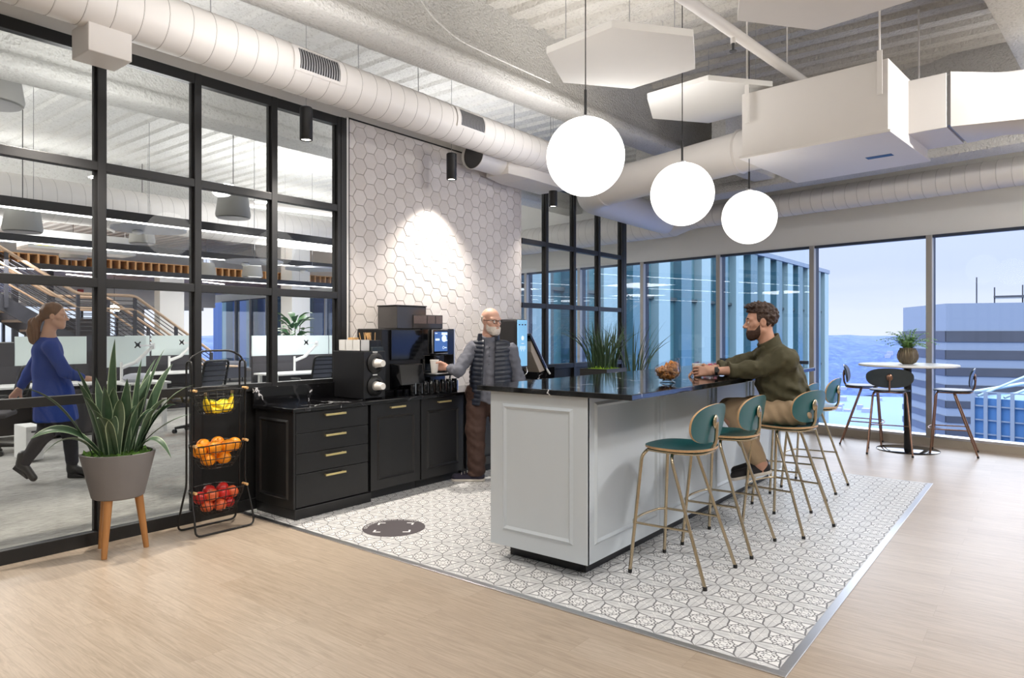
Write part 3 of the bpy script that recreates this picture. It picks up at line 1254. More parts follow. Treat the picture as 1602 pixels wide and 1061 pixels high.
m.build('boxed_transition', 'duct', d, bevel=.006)
m = MB()
m.box((.95, -.245, 0), (1.12, -.235, .06))
m.build('control_plate', 'grille', d)

# window-side ducts
d = thing('window_duct', 'white round duct running above the windows', 'duct')
spiral_tube('duct_pipe', [tuple(wpt(-6.5, .42, 3.29)), tuple(wpt(4.4, .42, 3.27))], .165, d, step=.15)
m = MB()
a, b = wpt(4.4, .42, 3.27), wpt(4.75, .42, 3.27)
m.tube([a, a.lerp(b, .2), b], [.18, .18, .25], 28)
m.build('reducer', 'duct', d, smooth=40)
spiral_tube('duct_pipe', [tuple(wpt(4.75, .42, 3.27)), tuple(wpt(12.5, .42, 3.27))], .25, d, step=.17)

# fan coil box
FB = [(6.401, 2.30), (6.285, 1.013), (7.622, .886), (7.831, 2.17)]
d = thing('fan_coil_unit', 'large white boxed fan coil unit hanging from rods under the ceiling', 'air unit', (7.03, 1.59, 3.1))
loc = lambda p, z: (p[0] - 7.03, p[1] - 1.59, z - 3.1)
m = MB()
cen = Vector((7.03, 1.59))
P0 = [tuple(cen + (Vector(p) - cen) * .97) for p in FB]
m.prism([(p[0] - 7.03, p[1] - 1.59) for p in P0], .0, .60)
m.build('cabinet', 'duct', d, bevel=.006)
m = MB()
m.prism([(p[0] - 7.03, p[1] - 1.59) for p in FB], -.012, .012)
m.build('bottom_pan', 'duct', d, bevel=.003)
for p in P0[:3]:
    q = cen + (Vector(p) - cen) * .9
    x, y, z = loc((q[0] - .12 if p is not P0[2] else q[0], q[1]), 3.1)
    MB().cyl((x, y, .6), (x, y, 1.44), .008, n=8).build('hanger_rod', 'duct', d)
    MB().box((x - .008, y - .02, .30), (x + .004, y + .02, .66)).build('bracket', 'duct', d)
u = (Vector(FB[2]) - Vector(FB[1])).normalized()
m = MB()
o = Vector((7.08, 1.35))
w = Vector((-u.y, u.x))
cor = [o, o - w * .22, o - w * .22 + u * .09, o + u * .09]
m.prism([(p[0] - 7.03, p[1] - 1.59) for p in cor], -.0145, -.012)
m.build('data_plate', 'steel_blue', d)
# outlet to the right: square flange, canvas, transition, round duct
g = (Vector(FB[1]) - Vector(FB[0])).normalized()       # runs to the right in the picture
o2 = Vector(FB[1]).lerp(Vector(FB[2]), .735)
G = Vector((g.x, g.y, 0))
U = Vector((u.x, u.y, 0))
O = Vector((o2.x - 7.03, o2.y - 1.59, .34))


def ring_sq(t, w, h):
    c = O + G * t
    return [c - U * w - Vector((0, 0, h)), c + U * w - Vector((0, 0, h)), c + U * w + Vector((0, 0, h)), c - U * w + Vector((0, 0, h))]


m = MB()
m.extrude(ring_sq(-.03, .355, .235), G * .30)
m.build('flange_box', 'duct', d, rec=True, bevel=.004)
m = MB()
m.extrude(ring_sq(.27, .33, .215), G * .03)
m.build('canvas_joint', 'grille_light', d, rec=True)
m = MB()
sq, cr_ = [], []
K = 32
for k in range(K):
    a = 2 * PI * k / K
    c, s_ = math.cos(a), math.sin(a)
    f = 1 / max(abs(c), abs(s_))
    sq.append(O + G * .30 + U * (.355 * c * f) + Vector((0, 0, .235 * s_ * f)))
    cr_.append(O + G * .80 + U * (.265 * c) + Vector((0, 0, .265 * s_ - .05)))
m.add(sq + cr_, [(k, (k + 1) % K, K + (k + 1) % K, K + k) for k in range(K)])
m.build('square_to_round', 'duct', d, smooth=35, rec=True)
spiral_tube('outlet_duct', [O + G * .80 - Vector((0, 0, .05)), O + G * 3.2 - Vector((0, 0, .05))], .265, d, step=.4, n=32)
# inlet duct: out of the far side, elbow, joins the window duct
base = Vector((7.03, 1.59, 3.1))
o4 = (Vector(FB[0]) + Vector(FB[3])) / 2
st = Vector((o4.x, o4.y, 3.36))
dirv = Vector((.16, 1, 0)).normalized()
el0 = st + dirv * 2.55
el0.z = 3.24
end = wpt(4.85, .42, 3.27)
path = fillet([st + dirv * .0, st + dirv * .25, el0, el0 + (end - el0) * .55, end], .5, 7)
m = MB()
m.tube([p - base for p in path], .215, 28)
m.build('inlet_duct', 'duct', d, smooth=40)
for t, rr in ((.06, .235), (.30, .232)):
    p = st + dirv * t - base
    MB().tube([p, p + dirv * .015, p + dirv * .03], [.216, rr, .216], 28).build('joint_ring', 'duct', d, smooth=30)
p = el0 - dirv * .42 - base
p.z = (3.255 - 3.1)
MB().tube([p, p + dirv * .04], [.224, .224], 28).build('joint_ring', 'duct', d, smooth=30)
for o in (d.children):
    pass

# sprinkler pipe
d = thing('sprinkler_pipe', 'white sprinkler pipe crossing the ceiling beside the hexagonal panels', 'pipe', (4.0, 2.17, 3.9))
MB().tube([(0, 0, 0), (3.45, -.335, 0)], .045, 14).build('pipe', 'duct', d, smooth=50)
MB().tube([(1.5, -.146, -.02), (1.5, -.146, -.09)], .02, 10).build('drop_nipple', 'duct', d)
MB().lathe([(.012, -.16), (.03, -.158), (.03, -.15), (.01, -.145), (.014, -.09)], 12, (1.5, -.146, 0)).build('sprinkler_head', 'grille', d)
for x in (.2, 2.6):
    MB().cyl((x, -.097 * x, .04), (x, -.097 * x, .68), .006, n=6).build('hanger_rod', 'duct', d)

# cable conduits drooping over the long beam
pts = [(2.9, 3.95, 4.52), (3.4, 3.99, 4.5), (3.75, 4.02, 4.35), (3.95, 4.02, 4.1), (4.3, 4.0, 3.97), (4.9, 3.97, 3.96), (5.6, 3.92, 3.95)]
tag(MB().tube(fillet(pts, .2, 6), .008, 8).build('cable', 'spray', smooth=60), 'loose pale cable draped down the face of the sprayed ceiling beam', 'cable')
pts = [(3.35, 3.0, 4.5), (3.2, 3.3, 4.49), (3.35, 3.6, 4.49), (3.6, 3.5, 4.5), (4.1, 3.1, 4.5), (4.4, 2.6, 4.5)]
tag(MB().tube(fillet(pts, .15, 6), .009, 8).build('cable', 'spray', smooth=60), 'looped pale cable fixed to the deck above the first hexagon panel', 'cable')

# hexagon acoustic clouds
def hexcloud(cx, cy, z, R, label):
    t = thing('acoustic_cloud', label, 'panel', (cx, cy, z), group='hexagon ceiling panels')
    poly = [(R * math.cos(math.radians(22 + 60 * k)), R * math.sin(math.radians(22 + 60 * k))) for k in range(6)]
    MB().prism(poly, 0, .05).build('felt_board', 'panel', t, bevel=.003)
    for k in (0, 2, 4):
        x, y = poly[k]
        MB().cyl((x * .75, y * .75, .05), (x * .75, y * .75, DECK - z + .03), .003, n=6).build('hanger_cable', 'grille_light', t)


hexcloud(4.36, 2.41, 3.40, .575, 'whole white hexagonal ceiling panel above the first globe lamp')
hexcloud(6.65, 2.70, 3.76, .67, 'white hexagonal ceiling panel half behind the fan coil box')
hexcloud(4.15, .96, 3.40, .575, 'white hexagonal ceiling panel cut by the top edge, above the fan coil box')

# globe pendants over the island
t = thing('globe_pendant', 'nearest and largest glowing white globe lamp over the island', 'lamp', (3.733, 2.333, 2.575), group='globe lamps over the island')
MB().sphere((0, 0, 0), .25, 40, 24).build('globe', 'globe', t, smooth=180)
MB().cyl((0, 0, .245), (0, 0, .43), .0085, n=10).build('stem', 'black_matte', t)
MB().cyl((0, 0, .43), (0, 0, 1.97), .0035, n=6).build('cord', 'black_matte', t)
MB().lathe([(.035, .244), (.035, .256), (.012, .268)], 16).build('cap', 'steel', t, smooth=40)
copy_tree(t, (5.13, 2.30, 2.553), label='middle glowing white globe lamp over the island')
c = copy_tree(t, (6.45, 2.22, 2.535), label='farthest and smallest-looking globe lamp, above the seated man')
for ch in c.children:
    if ch.name.startswith('cord'):
        ch.data = ch.data.copy()
        for v in ch.data.vertices:
            if v.co.z > 1:
                v.co.z = 1.60

# black cylinder downlights in front of the partition
t = thing('cylinder_downlight', 'black cylinder downlight hanging in front of the left glass partition', 'lamp', (3.37, 4.80, 3.03), group='black cylinder downlights')
MB().lathe([(.040, .0), (.050, 0), (.052, .004), (.052, .262), (.045, .27), (.0005, .27)], 24, cap=False).build('housing', 'black_matte', t, smooth=40)
MB().lathe([(.0005, .012), (.040, .008)], 20, cap=False).build('lens', 'bulb', t)
MB().cyl((0, 0, .27), (0, 0, 1.53), .0025, n=6).build('cable', 'grille_light', t)
copy_tree(t, (5.11, 4.80, 3.01), label='black cylinder downlight hanging before the hexagon tiles, lighting the wall')
copy_tree(t, (6.93, 4.80, 3.0), label='black cylinder downlight hanging by the far glass partition')
for x in (3.37, 5.11, 6.93, 1.6):
    spot('downlight_beam', (x, 4.80, 3.0), 70 if x > 6 else 235, math.radians(104), .85, rad=.035)


# ================================================================== ISLAND
IX0, IX1, IY0, IY1, IZ = 3.367, 6.99, 2.09, 2.82, 1.108
t = thing('kitchen_island', 'pale grey panelled kitchen island under a black quartz top', 'island', (IX0, IY0, 0))
W, D_ = IX1 - IX0, IY1 - IY0
MB().box((.012, .012, .1), (W - .012, D_, IZ - .035)).build('carcass', 'island', t)
m = MB()
m.box((0, 0, .1), (.02, D_, IZ - .034))
e = m.build('end_panel', 'island', t, bevel=.002)
MB().frame_rect((0, D_ - .10, .20), (0, -1, 0), (0, 0, 1), D_ - .20, .80, .032, .012).build('panel_moulding', 'island', e, smooth=20)
for k, (a, b) in enumerate([(3.42, 4.272), (4.326, 5.17), (5.26, 6.038), (6.136, 6.95)]):
    m = MB()
    a0 = (IX0 if k == 0 else a - .027) - IX0
    b0 = (IX1 if k == 3 else b + .027) - IX0
    m.box((a0 + .002, 0, .1), (b0 - .002, .02, IZ - .034))
    p = m.build('side_panel', 'island', t, bevel=.002)
    MB().frame_rect((a - IX0 + .02, 0, .20), (1, 0, 0), (0, 0, 1), b - a - .04, .84, .032, .012).build('panel_moulding', 'island', p, smooth=20)
MB().box((.13, .095, 0), (W - .08, D_ - .06, .1)).build('toe_kick', 'toe', t)
m = MB()
m.box((3.33, 1.785, IZ - .033), (7.06, 2.905, IZ))
tag(m.build('island_countertop', 'marble', bevel=.004), 'glossy black white-veined quartz top of the kitchen island', 'worktop')

# ================================================================== BACK COUNTER
CY, CZ, BACK = 4.555, .864, 5.075
GRP = 'black base cabinets along the wall'


def handle(parent, x, z, L=.18, y=CY):
    m = MB()
    m.box((x - L / 2, y - .036, z - .008), (x + L / 2, y - .024, z + .008))
    for s in (-1, 1):
        m.box((x + s * L * .42 - .006, y - .026, z - .006), (x + s * L * .42 + .006, y, z + .006))
    return m.build('handle', 'brass', parent, bevel=.0015)


t = thing('drawer_cabinet', 'black base cabinet with four drawers and brass pulls at the left end', 'cabinet', (3.10, CY, 0), group=GRP)
MB().box((0, .022, .085), (.725, BACK - CY, CZ - .032)).build('carcass', 'cab', t)
MB().box((-.012, -.012, 0), (.74, BACK - CY, .085)).build('plinth', 'cab', t, bevel=.006)
m = MB()
m.box((-.02, -.004, .085), (0, BACK - CY, CZ - .031))
e = m.build('end_panel', 'cab', t, bevel=.002)
MB().frame_rect((-.02, BACK - CY - .06, .15), (0, -1, 0), (0, 0, 1), .40, .62, .03, .012).build('panel_moulding', 'cab', e, smooth=20)
for a, b in ((.668, .826), (.510, .662), (.352, .504), (.092, .346)):
    m = MB()
    m.box((.006, 0, a), (.715, .022, b))
    q = m.build('drawer', 'cab', t, bevel=.002)
    handle(q, .36, b - .035, .20, 0)


def door_unit(x0, x1, label, hz=.79, mat='cab', with_handle=True):
    t = thing('door_cabinet', label, 'cabinet', (x0, CY, 0), group=GRP)
    w = x1 - x0
    MB().box((.002, .022, .085), (w - .002, BACK - CY, CZ - .032)).build('carcass', mat, t)
    MB().box((0, .07, 0), (w, .09, .085)).build('toe_kick', 'toe', t)
    m = MB()
    m.box((.004, 0, .088), (w - .004, .022, .83))
    q = m.build('door', mat, t, bevel=.002)
    MB().frame_rect((.075, 0, .17), (1, 0, 0), (0, 0, 1), w - .15, .55, .028, .013).build('panel_moulding', mat, q, smooth=20)
    if with_handle:
        handle(q, w / 2, hz, .17, 0)
    return t


door_unit(3.84, 4.432, 'black panelled door cabinet right of the drawers, under the cup dispenser')
door_unit(4.438, 5.02, 'black panelled door cabinet beside the standing man')
door_unit(5.06, 5.72, 'black door cabinet behind the legs of the standing man')
door_unit(5.73, 6.4, 'black door cabinet hidden behind the island, below the water dispenser', )
door_unit(6.41, 7.3, 'black door cabinet behind the island toward the windows')
MB().box((5.02, CY + .02, .085), (5.06, BACK, CZ - .034)).build('cabinet_filler', 'cab')
tag(bpy.data.objects['cabinet_filler'], 'narrow black filler strip between two wall cabinets', 'cabinet', GRP)
m = MB()
m.box((3.06, 4.525, CZ - .03), (7.34, BACK + .005, CZ))
o = tag(m.build('wall_countertop', 'marble', bevel=.003), 'black white-veined quartz worktop along the tiled wall', 'worktop')
m = MB()
m.box((3.06, BACK - .015, CZ), (4.02, BACK + .01, 1.0))
tag(m.build('backsplash', 'marble', bevel=.002), 'low black quartz backsplash left of the cup dispenser, under the glass', 'backsplash')
m = MB()
m.box((6.72, BACK - .015, CZ), (7.34, BACK + .01, 1.0))
tag(m.build('backsplash', 'marble', bevel=.002), 'low black quartz backsplash at the window end of the wall worktop', 'backsplash')

# ---- cup dispenser with two stacks of cups
t = thing('cup_dispenser', 'black box cup dispenser with two round cup tubes on the worktop', 'dispenser', (3.85, 4.655, CZ))
MB().box((0, 0, .006), (.245, .43, .42)).build('box', 'satinblack', t, bevel=.006)
for x in (.02, .225):
    for y in (.02, .41):
        MB().cyl((x, y, 0), (x, y, .008), .012, n=10).build('foot', 'black_matte', t)
RY = Matrix.Rotation(PI / 2, 3, 'X')      # local z -> -y
for z in (.315, .115):
    MB().lathe([(.048, 0), (.088, 0), (.090, .012), (.075, .026), (.055, .03), (.048, .012)], 28, (.125, 0, z), RY).build('tube_ring', 'black_matte', t, smooth=40)
    MB().box((.10, -.004, z + .092), (.15, 0, z + .102)).build('size_label', 'white_plastic', t)


def cup_mesh():
    m = MB()
    m.lathe([(.0005, 0), (.027, 0), (.029, .002), (.040, .095), (.0425, .097), (.041, .101), (.038, .097), (.027, .006), (.0005, .005)], 24, cap=False)
    return m


o = tag(cup_mesh().build('paper_cup', 'paper', smooth=40), 'white paper cup sticking out of the upper tube of the dispenser', 'cup', 'cups in the dispenser')
o.location = (3.975, 4.545, CZ + .315)
o.rotation_euler = (-PI / 2, 0, 0)
c = o.copy()
COL.objects.link(c)
c.location = (3.975, 4.545, CZ + .115)
c['label'] = 'white paper cup sticking out of the lower tube of the dispenser'

# condiment caddy on top of the dispenser
t = thing('condiment_caddy', 'silver-and-black open caddy of stirrers and napkins on the cup dispenser', 'caddy', (3.85, 4.70, CZ + .42))
m = MB()
m.box((0, 0, 0), (.006, .30, .10))
for y in (0, .10, .20, .294):
    m.box((0, y, 0), (.10, y + .006, .10))
m.box((0, 0, 0), (.10, .30, .005))
m.build('compartments', 'white_plastic', t)
MB().box((.105, .0, 0), (.235, .20, .095)).build('bin', 'satinblack', t, bevel=.004)
MB().box((.11, -.03, 0), (.235, 0, .035)).build('tray', 'dark_shell', t, bevel=.002)
for k in range(14):
    x, y = 3.965 + .016 * (k % 7), 4.76 + .05 * (k // 7)
    m = MB()
    a = random.uniform(-.25, .25)
    m.box((-.003, -.0012, 0), (.003, .0012, .145), Matrix.Rotation(a, 3, 'Y') @ Matrix.Rotation(random.uniform(-.15, .15), 3, 'X'))
    o = tag(m.build('wooden_stirrer', 'stick'), 'thin wooden stirrer standing in the black bin of the caddy', 'stirrer', 'wooden stirrers in the caddy')
    o.location = (x, y, CZ + .42 + .02)
for k in range(5):
    m = MB()
    m.box((-.006, -.035, 0), (.006, .035, .115))
    o = tag(m.build('paper_packet', 'stick'), 'brown paper packet upright in the silver caddy', 'packet', 'packets in the caddy')
    o.location = (3.872 + k * .013, 4.855, CZ + .425)

# ---- coffee machine
t = thing('coffee_machine', 'wide glossy black coffee machine with tablet screen against the tiled wall', 'coffee machine', (4.12, 4.72, CZ))
m = MB()
m.box((.0, .02, .05), (.50, .36, .62))
m.build('left_body', 'satinblack', t, bevel=.012)
MB().box((.10, -.005, .33), (.50, .02, .61)).build('left_glass_front', 'glossblack', t, bevel=.004)
m = MB()
m.add([(.10, .02, .06), (.46, .02, .06), (.46, .02, .30), (.10, .02, .30), (.14, -.10, .10), (.44, -.10, .10), (.44, -.06, .29), (.14, -.06, .29)],
      [(0, 1, 2, 3), (4, 7, 6, 5), (0, 4, 5, 1), (1, 5, 6, 2), (2, 6, 7, 3), (3, 7, 4, 0)])
m.build('milk_cooler_door', 'glossblack', t, bevel=.006)
m = MB()
m.box((.50, .0, .36), (.94, .36, .62))
m.box((.50, .12, .05), (.94, .36, .36))
m.box((.50, .0, .05), (.535, .12, .36))
m.build('brewer_body', 'glossblack', t, bevel=.006)
MB().box((.935, -.004, .17), (.945, .34, .62)).build('side_strip', 'steel', t)
m = MB()
m.box((.545, -.14, .165), (.93, .12, .185))
e = m.build('drip_tray', 'satinblack', t, bevel=.003)
MB().box((.555, -.142, .185), (.925, .0, .189)).build('tray_grid', 'grille_light', e)
m = MB()
m.box((.66, .0, .27), (.80, .06, .36))
m.build('spout', 'satinblack', t, bevel=.01)
# tablet
e = MB().box((.60, -.035, .375), (.825, -.005, .615)).build('tablet', 'chrome', t, bevel=.010)
MB().box((.607, -.038, .382), (.818, -.034, .608)).build('tablet_glass', 'glossblack', e, bevel=.004)
MB().box((.622, -.040, .400), (.803, -.038, .592)).build('tablet_screen', 'screen_blue', e)
m = MB()
m.box((.635, -.0415, .505), (.690, -.040, .525))
m.lathe([(.0005, 0), (.034, 0)], 20, (.755, -.041, .525), RY, cap=False)
m.box((.735, -.0415, .500), (.80, -.040, .512))
m.lathe([(.010, 0), (.014, 0)], 16, (.745, -.041, .435), RY, cap=False)
m.box((.762, -.0415, .430), (.79, -.040, .440))
m.box((.63, -.0415, .572), (.66, -.040, .580))
m.box((.72, -.0415, .560), (.80, -.040, .584))
m.build('tablet_icons', 'screen_icon', e)
MB().box((.68, -.003, .335), (.73, -.0, .355)).build('badge', 'chrome', t)
# bean hoppers
m = MB()
m.box((.20, .03, .62), (.58, .30, .83))
m.build('bean_hopper', 'smoke', t, bevel=.006)
m = MB()
m.box((.40, .02, .62), (.80, .28, .755))
e = m.build('powder_hopper', 'smoke', t, bevel=.006)
m = MB()
m.box((.405, .016, .67), (.57, .022, .745))
m.box((.585, .016, .67), (.685, .022, .745))
m.box((.70, .016, .67), (.79, .022, .745))
m.build('hopper_window', 'beans', e)
MB().box((.195, .025, .83), (.585, .305, .842)).build('hopper_lid', 'satinblack', t, bevel=.003)
for x in (.05, .45, .56, .90):
    for y in (.05, .32):
        MB().cyl((x, y, 0), (x, y, .055), .018, n=12).build('foot', 'satinblack', t)
MB().tube(fillet([(.95, .20, .12), (1.02, .16, .20), (1.05, .12, .30), (1.03, .18, .40), (.96, .26, .36)], .08, 6), .011, 8).build('hose', 'satinblack', t, smooth=60)
# canisters under the machine front
m = MB()
m.lathe([(.0005, 0), (.030, 0), (.032, .004), (.032, .105), (.026, .115), (.026, .128), (.0005, .128)], 18, cap=False)
can = m.build('glass_canister', 'glossblack', smooth=40)
tag(can, 'small dark canister with silver strip in the row under the coffee machine', 'canister', 'canisters under the coffee machine')
m = MB()
m.box((.012, -.0335, .01), (.022, -.026, .112))
st_ = m.build('silver_strip', 'chrome', can)
can.location = (4.42, 4.655, CZ)
for k in range(1, 8):
    copy_tree(can, (4.42 + k * .082, 4.655, CZ))
# cables & clutter right of the machine
pts = [(5.12, 4.9, CZ + .005), (5.14, 4.86, CZ + .09), (5.2, 4.9, CZ + .16), (5.25, 4.96, CZ + .06), (5.2, 5.0, CZ + .006)]
tag(MB().tube(fillet(pts, .06, 6), .008, 8).build('power_cable', 'black_matte', smooth=60), 'black looped cable on the worktop right of the coffee machine', 'cable')

# ---- tall water dispenser with lit front
t = thing('water_dispenser', 'tall black drink dispenser with pale blue lit front panel behind the man', 'dispenser', (6.08, 4.72, CZ))
m = MB()
m.box((0, 0, .16), (.22, .32, .735))
m.build('cabinet', 'satinblack', t, bevel=.03, seg=4)
m = MB()
m.box((.025, -.008, .20), (.205, .004, .725))
e = m.build('front_panel', 'bevi', t, bevel=.012, seg=3)
m = MB()
for x in (.055, .11, .165):
    m.box((x - .012, -.010, .665), (x + .012, -.0078, .680))
m.build('panel_marks', 'dark_shell', e)
m = MB()
m.lathe([(.0005, 0), (.026, 0)], 18, (.115, -.0085, .52), RY, cap=False)
m.build('panel_logo', 'screen_icon', e)
m = MB()
m.box((.09, -.010, .455), (.14, -.0082, .462))
for k in range(5):
    m.box((.065 + k * .022, -.010, .39 - .02 * (k % 2)), (.072 + k * .022, -.0082, .43))
m.build('panel_print', 'screen_icon', e)
MB().box((.02, -.02, 0), (.26, .30, .03)).build('drip_base', 'satinblack', t, bevel=.005)
MB().box((.03, .12, .03), (.19, .30, .17)).build('back_column', 'satinblack', t)
MB().tube(fillet([(.215, .02, .19), (.22, -.0, .12), (.16, .02, .08), (.15, .03, .03)], .03, 5), .007, 8).build('water_hose', 'chrome', t, smooth=60)
# ---- tilted screen stand with tan back
t = thing('tilted_display', 'tilted flat display with tan underside leaning right of the blue dispenser', 'display', (6.36, 4.72, CZ))
Rt = Matrix.Rotation(math.radians(-38), 3, 'Y')
m = MB()
m.box((-.012, 0, -.28), (.012, .26, .28), Rt)
o = m.build('panel', 'glossblack', t, bevel=.004)
o.location = (.17, 0, .335)
m = MB()
m.box((.012, -.004, -.285), (.020, .264, .285), Rt)
o = m.build('bezel', 'chrome', t, bevel=.003)
o.location = (.17, 0, .335)
m = MB()
m.extrude([Rt @ Vector(p) for p in ((-.014, .02, .20), (-.09, .02, .10), (-.11, .02, -.20), (-.014, .02, -.25))], (0, .22, 0))
o = m.build('back_housing', 'tan', t, bevel=.006)
o.location = (.17, 0, .335)
m = MB()
m.cyl((.315, .02, .17), (.36, -.02, .085), .017, .012, 12)
m.build('nozzle', 'white_plastic', t)
MB().tube(fillet([(.12, .2, .30), (.02, .2, .14), (.08, .16, .02)], .06, 5), .014, 10).build('stand_arm', 'satinblack', t)
MB().box((-.06, .02, 0), (.26, .26, .02)).build('base_plate', 'satinblack', t, bevel=.004)

# ---- objects on the island
t = thing('nut_bowl', 'clear glass bowl with slanted rim on the island, full of brown nuts', 'bowl', (4.29, 2.03, IZ))
m = MB()
K = 40
def bowl(r, zz):
    return [(r * math.cos(2 * PI * k / K), r * math.sin(2 * PI * k / K), zz(r * math.cos(2 * PI * k / K), r * math.sin(2 * PI * k / K))) for k in range(K)]
rings = [bowl(.001, lambda x, y: .018)]
prof = [(.03, .018), (.055, .026), (.078, .048), (.088, .078), (.086, .104)]
for r, z in prof:
    rings.append(bowl(r, lambda x, y, z=z: z))
SL = Vector((.75, -.66))
rim = lambda x, y: .135 + .40 * (x * SL.x + y * SL.y) * 1.0
rings.append(bowl(.080, lambda x, y: max(.108, rim(x, y))))
rings.append(bowl(.077, lambda x, y: max(.108, rim(x, y))))
for r, z in prof[::-1]:
    rings.append(bowl(r - .003, lambda x, y, z=z: z + .002))
rings.append(bowl(.001, lambda x, y: .021))
vs = [p for rr in rings for p in rr]
m.add(vs, [(i * K + k, i * K + (k + 1) % K, (i + 1) * K + (k + 1) % K, (i + 1) * K + k) for i in range(len(rings) - 1) for k in range(K)])
m.build('glass_body', 'cglass', t, smooth=60)
MB().lathe([(.0005, 0), (.052, 0), (.054, .006), (.04, .012), (.028, .018), (.0005, .019)], 32, cap=False).build('glass_foot', 'cglass', t, smooth=50)
nut = None
for k in range(150):
    # fill the bowl: layers
    for _ in range(50):
        z = random.uniform(.036, .142)
        rmax = np.interp(z, [.026, .048, .078, .104, .15], [.038, .064, .0745, .0735, .06])
        a, r = random.uniform(0, 2 * PI), rmax * math.sqrt(random.random())
        x, y = r * math.cos(a), r * math.sin(a)
        if z < .122 + .42 * (x * SL.x + y * SL.y):
            break
    if nut is None:
        m = MB()
        m.sphere((0, 0, 0), .0125, 10, 8, (1.25, .92, .85))
        for i, v in enumerate(m.v):
            n_ = 1 + .10 * math.sin(v[0] * 420) * math.cos(v[1] * 380 + v[2] * 300)
            m.v[i] = (v[0] * n_, v[1] * n_, v[2] * n_)
        nut = tag(m.build('roasted_nut', 'nut', smooth=70), 'roasted brown nut heaped in the clear glass bowl', 'nut', 'nuts in the glass bowl')
        o = nut
    else:
        o = nut.copy()
        COL.objects.link(o)
    o.location = (4.29 + x, 2.03 + y, IZ + z)
    o.rotation_euler = (random.uniform(0, 6), random.uniform(0, 6), random.uniform(0, 6))

t = thing('snack_box', 'clear plastic box of pink-wrapped snacks on the island by the seated man', 'box', (5.62, 2.28, IZ), rz=.25)
m = MB()
for lo, hi in (((-.17, -.11, 0), (.17, .11, .004)), ((-.17, -.11, 0), (-.167, .11, .085)), ((.167, -.11, 0), (.17, .11, .085)), ((-.17, -.11, 0), (.17, -.107, .085)), ((-.17, .107, 0), (.17, .11, .085))):
    m.box(lo, hi)
m.build('clear_tub', 'cglass', t)
M['pink'] = pm('pink_wrapper', (214, 92, 118), .35, var=.25, scale=30)
M['white_wrap'] = pm('silver_wrapper', (214, 208, 214), .3, var=.2, scale=30, metal=.3)
sn = None
for k in range(16):
    if sn is None:
        m = MB()
        m.sphere((0, 0, 0), .03, 12, 8, (1.2, .75, .5))
        m.box((-.058, -.012, -.003), (-.03, .012, .003))
        m.box((.03, -.012, -.003), (.058, .012, .003))
        sn = tag(m.build('wrapped_snack', 'pink', smooth=50), 'pink wrapped snack inside the clear box on the island', 'snack', 'snacks in the clear box')
        o = sn
    else:
        o = sn.copy()
        COL.objects.link(o)
        if k % 3 == 0:
            o.data = o.data.copy()
            o.data.materials[0] = M['white_wrap']
            o['label'] = 'silvery wrapped snack inside the clear box on the island'
    o.location = (5.62 + random.uniform(-.10, .10), 2.28 + random.uniform(-.06, .06), IZ + .024 + .018 * (k // 6))
    o.rotation_euler = (random.uniform(-.3, .3), random.uniform(-.3, .3), random.uniform(0, 6))

# ---- floor decal
t = thing('floor_decal', 'round charcoal floor sticker with white lettering on the patterned tile', 'sticker', (3.435, 3.81, .004), rz=YAW)
MB().lathe([(.0005, .0012), (.229, .0012), (.23, 0)], 56, cap=False).build('disc', 'decal', t)


def text_mesh(name, txt, size, mat, parent, place):
    cu = bpy.data.curves.new(name, 'FONT')
    cu.body = txt
    cu.size = size
    cu.align_x = 'CENTER'
    o = bpy.data.objects.new(name, cu)
    COL.objects.link(o)
    bpy.context.view_layer.update()
    me = bpy.data.meshes.new_from_object(o.evaluated_get(bpy.context.evaluated_depsgraph_get()))
    bpy.data.objects.remove(o)
    for v in me.vertices:
        v.co = place(v.co)
    me.materials.clear()
    me.materials.append(M[mat])
    o = bpy.data.objects.new(name, me)
    COL.objects.link(o)
    o.parent = parent
    return o


def on_arc(rad, mid):
    def f(c):
        a = mid - c.x / rad
        r = rad + c.y
        return Vector((r * math.cos(a), r * math.sin(a), .0022))
    return f


text_mesh('lettering', 'SOCIAL DISTANCING IN EFFECT', .034, 'decal_white', t, on_arc(.195, math.radians(118)))
m = MB()
for a in (42, 138, 222, 318):
    c, s = math.cos(math.radians(a)), math.sin(math.radians(a))
    R = rotz(math.radians(a - 45))
    cx, cy = .165 * c, .165 * s
    m.box((cx - .045, cy - .0, .0012), (cx + .006, cy + .014, .0022), R, (cx, cy, 0))
    m.box((cx - .004, cy - .040, .0012), (cx + .010, cy + .014, .0022), R, (cx, cy, 0))
m.build('corner_marks', 'decal_white', t)


